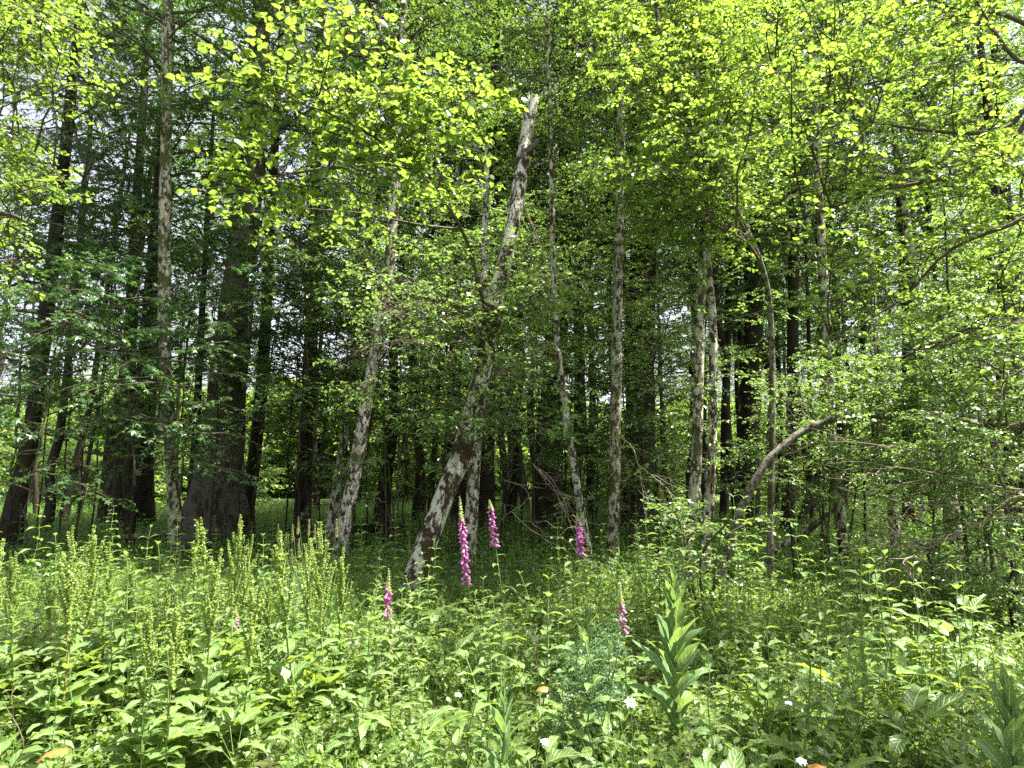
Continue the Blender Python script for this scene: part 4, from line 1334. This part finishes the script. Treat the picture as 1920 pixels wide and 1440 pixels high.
def feathery(px, Y, top_py, label):
    rng = np.random.default_rng(int(px))
    b = P(px, 1300, Y)
    base = np.array([b[0], Y, float(gz(b[0], Y))])
    H = P(px, top_py, Y)[2] - base[2]
    t = thing('feathery_plant', label, 'plant', base)
    n = 5
    o = np.stack([rng.normal(0, .05, n), rng.normal(0, .05, n), np.zeros(n)], -1)
    d = nrm(np.stack([rng.normal(0, .13, n), rng.normal(0, .13, n), np.ones(n)], -1))
    C1 = curves(rng, o, d, np.full(n, H) * rng.uniform(.75, 1.05, n), 8, 0, .03)
    g = Geo()
    tubes(g, C1, np.linspace(.005, .002, 8)[None].repeat(n, 0), 5, 0)
    part('stem', g.mesh('stem', [M_STEM], True), t)
    g = Geo()
    o, d, tt = kids(rng, C1, 18, .15, 1, 1.0, 1.5)
    C2 = curves(rng, o, d, .17 * rng.uniform(.7, 1.2, len(o)) * (1.2 - .7 * tt), 5, .2, .06)
    o, d, tt = kids(rng, C2, 8, .15, 1, .8, .5)
    C3 = curves(rng, o, d, .05 * rng.uniform(.7, 1.2, len(o)), 3, .1, .05)
    leaf_kids(g, rng, C3, 5, T_BLADE, .022, .35, 0)
    part('foliage', g.mesh('foliage', [M_FEATHER]), t)


feathery(1090, 3.9, 1150, 'dark blue green feathery plant left of the tall mullein')
feathery(1135, 4.2, 1190, 'second feathery plant close beside the tall mullein')


# dead brown branches
def dead(label, lines, r0=.016, seed=0, twigs=10, Y=8.0):
    rng = np.random.default_rng(seed)
    base = P(*lines[0][0])
    g = Geo()
    for L in lines:
        c = catmull([P(*q) for q in L], 14)
        c = c + np.cumsum(rng.normal(0, .012, c.shape), 0) * np.linspace(0, 1, 14)[:, None]
        tubes(g, (c - base)[None], np.linspace(r0, r0 * .3, 14)[None], 6, 0)
        o, d, _ = kids(rng, (c - base)[None], twigs, .15, 1, .7, .9)
        C2 = curves(rng, o, d, rng.uniform(.2, .8, len(o)), 6, .12, .12)
        tubes(g, C2, np.linspace(.005, .0018, 6)[None].repeat(len(C2), 0), 4, 0)
        o, d, _ = kids(rng, C2, 3, .25, 1, .7, .9)
        C3 = curves(rng, o, d, rng.uniform(.1, .3, len(o)), 4, .12, .12)
        tubes(g, C3, np.linspace(.0026, .0012, 4)[None].repeat(len(C3), 0), 3, 0)
    o = part('dead_branch', g.mesh('dead_branch', [M_DEAD], True), None, base)
    tag(o, label, 'branch')


dead('bare brown branches sweeping in from the right edge above the herbs', [[(1990, 905, 7.0), (1860, 880, 7.1), (1760, 855, 7.3), (1640, 835, 7.5), (1560, 832, 7.6)], [(1990, 960, 6.8), (1880, 948, 7.0), (1780, 950, 7.1), (1690, 952, 7.2)], [(1990, 925, 6.8), (1850, 910, 7.0), (1700, 878, 7.2), (1600, 870, 7.4)]], .014, 1, 8)
dead('pale brown fallen branch with bent twigs low on the right', [[(1960, 970, 6.4), (1860, 975, 6.6), (1790, 1010, 6.8), (1740, 1035, 6.9), (1650, 1025, 7.0)], [(1790, 1010, 6.8), (1710, 1010, 6.9), (1660, 985, 7.0)], [(1740, 1035, 6.9), (1705, 1050, 6.8), (1720, 1090, 6.7)]], .013, 2, 7)
dead('drooping bare pale twigs hanging left of the bowed pale stem', [[(960, 960, 8.6), (985, 985, 8.5), (1015, 1005, 8.4), (1050, 1008, 8.4)], [(1010, 880, 9), (1040, 920, 8.8), (1052, 960, 8.6)], [(945, 900, 9), (990, 920, 8.8), (1010, 980, 8.6)], [(1000, 870, 9), (1020, 900, 8.8), (1058, 940, 8.7)]], .007, 3, 4)
dead('thin bare branch drooping beside the grey speckled alder', [[(1165, 820, 10), (1185, 840, 9.8), (1198, 890, 9.7), (1200, 930, 9.6)], [(1195, 870, 9.7), (1240, 910, 9.6), (1270, 950, 9.5)]], .012, 4, 6)


# fallen wood and dry stalks
def fallen(label, pts, r, bark, seed):
    rng = np.random.default_rng(seed)
    c = catmull([np.array([P(px, 1000, Y)[0], Y, z]) for px, Y, z in pts], 16)
    c = c + np.cumsum(rng.normal(0, .01, c.shape), 0)
    base = c[0].copy()
    g = Geo()
    rugged(g, c - base, np.linspace(r, r * .55, 16), 12, 0, rng, .12, jag=True)
    tag(part('fallen_log', g.mesh('fallen_log', [bark], True), None, base), label, 'log')


fallen('thin grey fallen log lying left of the thick furrowed trunk', [(215, 14.5, .25), (290, 14.2, .32), (350, 13.8, .42)], .07, B_GREY, 1)
fallen('mossy dark fallen log lying behind the pale alder pair', [(540, 16.5, .15), (640, 16.2, .22), (760, 16.6, .30)], .15, B_DARK, 2)
fallen('pale broken log leaning low behind the arching stem foot', [(1440, 13.5, .1), (1500, 13.2, .45), (1570, 12.8, .95)], .08, B_PALE2, 3)


def stalks():
    rng = np.random.default_rng(6)
    for i in range(16):
        y = rng.uniform(3, 7)
        x = rng.uniform(-.75, .75) * y
        g = Geo()
        h = rng.uniform(.4, .85)
        d = nrm(np.array([[rng.normal(0, .25), rng.normal(0, .25), 1]]))
        Cv = curves(rng, np.zeros((1, 3)), d, np.array([h]), 8, .1, .06)
        tubes(g, Cv, np.linspace(.003, .0015, 8)[None], 5, 0)
        o, dd, _ = kids(rng, Cv, 6, .5, 1, .6, 1.2)
        C2 = curves(rng, o, dd, rng.uniform(.06, .16, len(o)), 4, .05, .08)
        tubes(g, C2, np.linspace(.0015, .0008, 4)[None].repeat(len(C2), 0), 4, 0)
        tag(part('dry_stalk', g.mesh('dry_stalk', [M_DEAD]), None, (x, y, gz(x, y))), 'thin dry brown branching stalk among the green herbs', 'stalk', 'dry stalks in the meadow')


stalks()


# scattered leafy herbs
def herbs():
    rng = np.random.default_rng(123)
    k = 0

    def spot(y0, y1, wide=.86):
        y = math.sqrt(rng.uniform(y0 * y0, y1 * y1))
        x = rng.uniform(-wide, wide) * y
        return x, y
    for i in range(215):
        x, y = spot(2.6, 8.2)
        stem, fol = LEAFY[i % 4]
        s = rng.uniform(.7, 1.35 if x < 0 else 1.6) * (0.75 if y < 3.4 else 1)
        t = thing('leafy_herb', 'upright green herb with paired pointed leaves among the meadow plants', 'plant', (x, y, gz(x, y)), rng.uniform(0, 6.28), 'leafy herbs of the meadow', s)
        part('stem', stem, t)
        part('foliage', fol, t)
    for i in range(150):
        x, y = spot(2.9, 7.6)
        if x > .15 * y and rng.random() < .5:
            continue
        s = rng.uniform(.42, .8) * np.interp(y, [3, 5], [.85, 1])
        o = part('broadleaf_herb', ROSETTES[i % 4], None, (x, y, gz(x, y) + rng.uniform(0, .12)), (0, 0, rng.uniform(0, 6.28)), s)
        tag(o, 'clump of broad wavy edged leaves low in the meadow', 'plant', 'broad leaved clumps of the meadow')
    for i in range(170):
        x, y = spot(7.4, 17)
        stem, fol = LEAFY[i % 4]
        t = thing('woodland_herb', 'shaded green herb standing on the dark woodland floor', 'plant', (x, y, gz(x, y)), rng.uniform(0, 6.28), 'herbs of the woodland floor', rng.uniform(.8, 1.5))
        part('stem', stem, t)
        part('foliage', fol, t)
    for px, Y, v, sc, lab in ((1545, 5.4, 2, 1.1, 'pale lit nettle like herb on the right before dark floor'), (930, 5.0, 0, 1.05, 'leafy herb beside the foxgloves, brightly lit'), (820, 5.4, 3, 1.2, 'herb with bright paired leaves at the leaning trunk foot'),
                              (1345, 3.2, 2, .95, 'dock like herb with wavy leaves at bottom right of centre'), (1660, 4.6, 2, 1.3, 'tall leafy herb in shade on the right')):
        p = P(px, 1200, Y)
        stem, fol = LEAFY[v]
        t = thing('leafy_herb', lab, 'plant', (p[0], Y, gz(p[0], Y)), rng.uniform(0, 6), None, sc)
        part('stem', stem, t)
        part('foliage', fol, t)


herbs()


def big_leaved():
    for i, (px, Y, sc, lab) in enumerate(((1352, 2.9, .85, 'large wavy leaved clump at the bottom right of centre'), (1610, 4.4, 1.25, 'shaded clump with one long flat leaf on the right'), (1430, 4.0, .95, 'broad leaved clump right of the tall mullein'),
                                          (1530, 3.4, .8, 'dark broad leaved clump in the shade at right'), (1700, 3.8, .9, 'broad leaved clump left of the corner mullein'), (1190, 2.8, .6, 'small clump under the white daisy'), (1800, 5.2, 1.1, 'broad clump below the bare brown branches at right'))):
        p = P(px, 1250, Y)
        o = part('broadleaf_herb', ROSETTES[(i * 2 + 2) % 4], None, (p[0], Y, gz(p[0], Y)), (0, 0, i * 1.3), sc)
        tag(o, lab, 'plant')


big_leaved()


def unseen_shade_tree():  # tree out of view, added to cast shade on the lower right herbs
    rng = np.random.default_rng(2)
    base = np.array([6.6, 2.6, 0.0])
    t = thing('overhanging_alder', 'unseen alder added outside the right edge to shade the herbs', 'tree', base)
    g = Geo()
    c = catmull([(0, 0, -.1), (-.1, 0, 2), (-.4, .1, 4.4), (-.5, .1, 8)], 18)
    rugged(g, c, np.linspace(.12, .04, 18), 12, 0, rng, .07, .25)
    part('trunk', g.mesh('trunk', [B_PALE2], True), t)
    g = Geo()
    tips = np.stack([rng.uniform(3.4, 6.4, 90), rng.uniform(1.4, 4.1, 90), rng.uniform(4.4, 6.8, 90)], -1) - base
    Cv, L = to_tips(rng, c[6:], tips)
    spray(g, rng, Cv, .004 + .005 * L, 5, 3, 6, .6, .3, .08)
    part('crown', g.mesh('crown', [M_ALDER, M_TWIG]), t)


unseen_shade_tree()


def patch(o):
    x, y = o[:, 0], o[:, 1]
    q = np.sin(1.7 * x + .6 * y) + np.sin(2.3 * y - 1.1 * x + 1) + .7 * np.sin(4.1 * x + 3.3 * y) + .6 * np.sin(5.3 * y - 3.7 * x)
    return np.clip(1.0 + .33 * q, .35, 1.9) * np.interp(x / y, [-.5, 0, .4], [.9, 1.1, 1.3])


# ground cover nobody could count
def cover():
    rng = np.random.default_rng(9)

    def wedge(n, y0, y1, wide=.9):
        y = np.sqrt(rng.uniform(y0 * y0, y1 * y1, n))
        x = rng.uniform(-wide, wide, n) * y
        return np.stack([x, y, gz(x, y)], -1)
    # small leaved herb layer in the meadow
    n = 9000
    o = wedge(n, 1.4, 9.5)
    L = rng.uniform(.10, .30, n) * patch(o)
    d = nrm(np.stack([rng.normal(0, .3, n), rng.normal(0, .3, n), np.ones(n)], -1))
    Cv = curves(rng, o, d, L, 4, .1, .08)
    g = Geo()
    tubes(g, Cv, np.linspace(.0022, .001, 4)[None].repeat(n, 0), 3, 1)
    leaf_kids(g, rng, Cv, 12, T_OVAL, .040, 1.0, 0, .15, roll=1.5, ang=1.15, hang=.05, tilt=.45)
    tag(part('undergrowth', g.mesh('undergrowth', [M_HERB, M_STEM])), 'dense low small leaved herbs of the meadow', 'undergrowth', kind='stuff')
    # meadow grass
    n = 9000
    o = wedge(n, 1.4, 10)
    d = nrm(np.stack([rng.normal(0, .4, n), rng.normal(0, .4, n), np.ones(n)], -1))
    nv = nrm(rng.normal(0, 1, d.shape))
    g = Geo()
    leaves(g, T_BLADE, o, d, nv, np.minimum(.45, rng.uniform(.12, .34, n) * patch(o)), rng, .013)
    tag(part('grass', g.mesh('grass', [M_GRASS])), 'fine green meadow grass between the herbs', 'grass', kind='stuff')
    # woodland floor
    n = 15000
    o = wedge(n, 8.5, 34)
    L = rng.uniform(.12, .42, n) * patch(o)
    d = nrm(np.stack([rng.normal(0, .35, n), rng.normal(0, .35, n), np.ones(n)], -1))
    Cv = curves(rng, o, d, L, 3, .1, .08)
    g = Geo()
    leaf_kids(g, rng, Cv, 6, T_OVAL, .085, .9, 0, .15, roll=1.5, ang=1.1, hang=.05, tilt=.5)
    m = 16000
    o = wedge(m, 8.5, 36)
    d = nrm(np.stack([rng.normal(0, .4, m), rng.normal(0, .4, m), np.ones(m)], -1))
    leaves(g, T_BLADE, o, d, nrm(rng.normal(0, 1, d.shape)), rng.uniform(.2, .5, m), rng, .03)
    tag(part('ground_cover', g.mesh('ground_cover', [M_FLOOR])), 'dark green ground plants covering the woodland floor', 'ground cover', kind='stuff')


cover()
